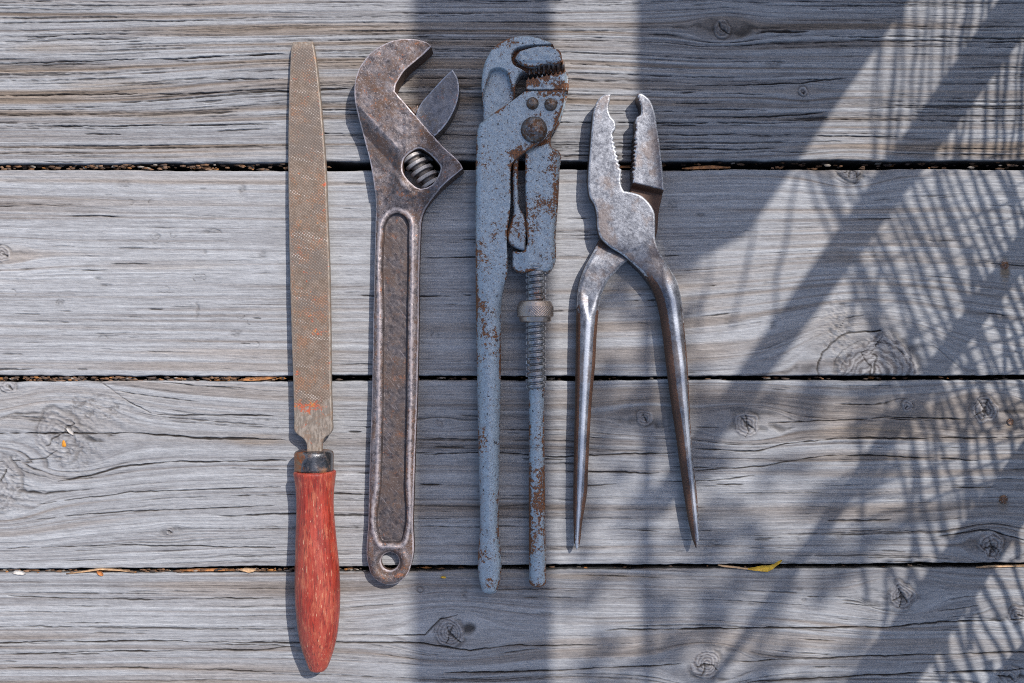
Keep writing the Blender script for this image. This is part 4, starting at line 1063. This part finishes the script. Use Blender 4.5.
M_STRAW = simple('dry_straw', (0.45, 0.28, 0.15), 0.7, 0, 0.35, 0.2, 0.3)
M_ORANGE = simple('orange_chip', (0.50, 0.18, 0.05), 0.7, 0, 0.4, 0.3, 0.4)
lf = thing('dry_leaf', 'curled yellow leaf with a long stalk lying across the lowest gap between boards', 'leaf', 757, 569)
flake('leaf_stalk', [(718, 565, 2.5, .5), (724, 566.2, 2.2, .9), (735, 567.2, 1.8, .9), (744, 568.6, 1.5, .9), (754, 569.4, 1.6, .8)], M_STRAW, lf)
flake('leaf_blade', [(748, 569.2, 1.8, .6), (756, 569.0, 2.0, 2.0), (762, 568.6, 2.4, 2.9), (767, 568.9, 2.6, 3.1), (771, 567.6, 3.2, 2.4), (775, 565.3, 4.2, 1.5), (779, 562.6, 5.4, 1.4), (782, 560.2, 6.4, .5)], M_LEAF, lf, curl=.7)
def chip(name, label, cat, pts, mat, curl=.3, group=None):
    o = flake(name, pts, mat, None, curl=curl); return tag(o, label, cat, group)
chip('bark_sliver', 'orange brown sliver of bark in the middle gap just left of the file', 'bark', [(238, 380.3, -1.5, .5), (246, 379.4, -1.2, 1.5), (256, 378.9, -1, 1.9), (266, 378.2, -1, 1.6), (276, 377.4, -1, .6)], M_TWIG)
chip('bark_sliver', 'rusty brown sliver of bark in the upper gap right of the pliers', 'bark', [(682, 168.5, -3, .5), (694, 167.8, -3, 1.5), (712, 167, -3, 1.8), (730, 167.5, -3, .6)], M_TWIG)
chip('bark_sliver', 'brown sliver of bark in the upper gap between the pliers jaws', 'bark', [(614, 168, -4, .5), (622, 166.8, -4, 1.2), (634, 166.6, -4, 1.3), (642, 167.4, -4, .5)], M_TWIG)
chip('bark_sliver', 'long reddish sliver of bark in the lowest gap left of the wrench', 'bark', [(176, 570.8, -2, .6), (196, 570, -2, 1.3), (216, 569.8, -2, 1.4), (236, 570.2, -2, .6)], M_TWIG)
chip('wood_chip', 'oval whitish wood chip in the lowest gap near the left edge', 'wood chip', [(12, 573, .8, .6), (15, 572.4, 1, 1.9), (19, 572.8, 1, 2.2), (23, 573.4, 1, 1.6), (25.6, 573.6, .8, .5)], M_PALE)
chip('wood_chip', 'small bright orange wood chip in the lowest gap near the left edge', 'wood chip', [(96.6, 571.6, .6, .6), (99, 573, .9, 2.2), (101.6, 574.6, .9, 1.6), (103, 575.4, .6, .5)], M_ORANGE)
chip('wood_chip', 'peach coloured wood chip in the lowest gap left of the file handle', 'wood chip', [(240, 570.2, .4, .6), (244, 569.8, .8, 1.8), (249, 570.6, 1, 2.4), (253, 570.2, .8, 1.6), (256, 570, .5, .5)], M_STRAW)
chip('twig', 'thin pale twig lying along the lowest gap at lower left', 'twig', [(66, 573.8, .8, .5), (84, 571.5, 1.0, .9), (100, 569.0, 1.2, 1.0), (120, 570.2, 1.0, .8), (134, 572.4, .8, .4)], M_STRAW)
chip('straw', 'pale straw in the lowest gap at the right edge', 'straw', [(976, 567.4, .5, .4), (990, 566.4, .8, 1.0), (1006, 566.2, .8, 1.0), (1026, 565.6, .6, .8)], M_STRAW)
chip('leaf_scrap', 'tiny orange leaf scrap on the board below the wrench hanging hole', 'leaf scrap', [(440.6, 577.4, .5, .4), (442.2, 577.2, .8, 1.1), (444.4, 577.4, .8, 1.1), (446, 577.8, .5, .4)], M_LEAF)
chip('wood_splinter', 'small white wood splinter in the cracked knot at far left', 'wood splinter', [(66, 428, .8, .6), (68.4, 430, 1.4, 1.7), (71, 432.4, 1.4, 1.8), (73.4, 435, .8, .6)], M_PALE)
# countless crumbs of litter in the gaps: one object
rng = np.random.RandomState(12)
LV = []; LF = []; LC = []; nb = 0
pal = np.array([(0.10, 0.055, 0.03), (0.17, 0.085, 0.04), (0.06, 0.04, 0.03), (0.17, 0.10, 0.06), (0.22, 0.19, 0.16), (0.26, 0.11, 0.03)])
def crumbs(gt, gb, xs, zlo, zhi):
    global nb
    for x in xs:
        t_ = lerp_pts(gt, x); b_ = lerp_pts(gb, x)
        y = rng.uniform(t_ + 1.6, b_ - .6); z = rng.uniform(zlo, zhi); k = rng.randint(4, 7)
        a0 = rng.uniform(0, 6.28); r = rng.uniform(.8, 2.2); el = rng.uniform(1, 2.6)
        a = a0 + np.arange(k) / k * 6.283
        rr = r * rng.uniform(.6, 1.2, k)
        pxs = x + rr * np.cos(a) * el; pys = np.clip(y + rr * np.sin(a) * .75, t_ + .9, b_ + .3)
        tl = rng.uniform(-.5, .5)
        w = to_world(pxs, pys, z + tl * rr * np.cos(a)); w2 = w.copy(); w2[:, 2] -= .8 * S
        LV.extend([w, w2]); c = pal[rng.choice(6, p=[.3, .22, .22, .12, .08, .06])] * rng.uniform(.7, 1.3)
        LC.append(np.repeat(c[None], 2 * k, 0))
        LF.append(list(range(nb, nb + k))[::-1])
        for i in range(k): LF.append([nb + i, nb + (i + 1) % k, nb + k + (i + 1) % k, nb + k + i])
        nb += 2 * k
crumbs(G1T, G1B, rng.uniform(-15, 330, 210), -8, -1.5); crumbs(G2T, G2B, rng.uniform(-15, 292, 240), -6, -.5)
crumbs(G3T, G3B, rng.uniform(-15, 365, 190), -7, -1); crumbs(G1T, G1B, rng.uniform(640, 1030, 90), -16, -5)
crumbs(G2T, G2B, rng.uniform(300, 1030, 60), -12, -4); crumbs(G3T, G3B, rng.uniform(370, 1030, 70), -12, -4)
ml = NT('leaf_litter_crumbs')
M_LITTER = ml.done(ml.attr('Col').outputs['Color'], 0.85)
kinds = {}
for f in LF: kinds.setdefault(len(f), []).append(f)
lit = raw_mesh('leaf_litter', np.concatenate(LV), list(kinds.values()), M_LITTER, None, smooth=False, attrs={'Col': np.concatenate(LC)})
tag(lit, 'brown crumbs of leaf litter packed in the gaps between the deck boards', 'leaf litter', kind='stuff')

# ------------------------------------------------------------------ tree added out of view to soften the shade on the lower boards
tr = thing('added_shade_tree', 'slender unseen tree with a leafy branch, added to soften the shade on the boards', 'tree', 512 + 1.6 / S, 341.5 - 1.0 / S)
M_BARK = simple('grey_bark', (0.16, 0.12, 0.09), 0.9, 0, 0.4, 0.06, 0.6)
M_GREEN = simple('green_leaf', (0.06, 0.10, 0.03), 0.6, 0, 0.4, 0.05, 0.2)
def limb(name, pts, r, mat, parent, n=10):
    P = np.array(pts, float); r = np.array(r, float); m = len(P)
    d = np.gradient(P, axis=0); d /= np.linalg.norm(d, axis=1)[:, None]
    a = np.cross(d, np.array([.3, .8, .5])); a /= np.linalg.norm(a, axis=1)[:, None]; b = np.cross(d, a)
    t = np.arange(n) / n * 2 * math.pi
    V = (P[:, None] + r[:, None, None] * (a[:, None] * np.cos(t)[None, :, None] + b[:, None] * np.sin(t)[None, :, None])).reshape(-1, 3)
    F = [[i * n + j, i * n + (j + 1) % n, (i + 1) * n + (j + 1) % n, (i + 1) * n + j] for i in range(m - 1) for j in range(n)]
    return raw_mesh(name, V, [F, [list(range(n))[::-1]], [list(range((m - 1) * n, m * n))]], mat, parent)
limb('trunk', [(1.6, 1.0, -.04), (1.61, 1.0, .4), (1.59, 1.01, .8), (1.6, 1.0, 1.3), (1.62, .99, 1.7), (1.6, 1.0, 2.0)], [.03, .026, .023, .02, .014, .006], M_BARK, tr)
limb('branch', [(1.6, 1.0, 1.28), (1.3, .84, 1.27), (1.02, .66, 1.20), (.84, .55, 1.13), (.72, .52, 1.10), (.62, .50, 1.08)], [.011, .008, .006, .004, .003, .0015], M_BARK, tr)
rng = np.random.RandomState(21)
LVs = []; LFs = []; nb = 0
def leaf(c, L, w):
    global nb
    th = rng.uniform(0, 6.28); n = np.array([DX, DY, 1.0]) + rng.normal(0, .45, 3); n /= np.linalg.norm(n)
    u_ = np.cross(n, [math.cos(th), math.sin(th), .1]); u_ /= np.linalg.norm(u_); v_ = np.cross(n, u_)
    st = [(-1, 0), (-.55, .8), (0, 1), (.5, .7), (1, 0), (.5, -.7), (0, -1), (-.55, -.8)]
    P = np.array([c + u_ * (a * L / 2) + v_ * (b * w / 2) + n * (.12 * L * (b * b)) for a, b in st])
    LVs.extend([P, P - n * .0004]); f = list(range(nb, nb + 8)); g = list(range(nb + 8, nb + 16))
    LFs.extend([f[:5][:4] + f[4:8], g[::-1]])
    nb += 16
for q in range(190):
    px_ = rng.uniform(570, 905); py_ = rng.uniform(385, 720); z = rng.uniform(1.0, 1.28)
    leaf(np.array([(px_ - CX) * S + DX * z, (CY - py_) * S + DY * z, z]), rng.uniform(.014, .026), rng.uniform(.008, .013))
for q in range(26):
    px_ = rng.uniform(590, 700); py_ = rng.uniform(250, 385); z = rng.uniform(1.0, 1.28)
    leaf(np.array([(px_ - CX) * S + DX * z, (CY - py_) * S + DY * z, z]), rng.uniform(.014, .026), rng.uniform(.008, .013))
raw_mesh('shade_foliage', np.concatenate(LVs), [LFs], M_GREEN, tr, smooth=False)
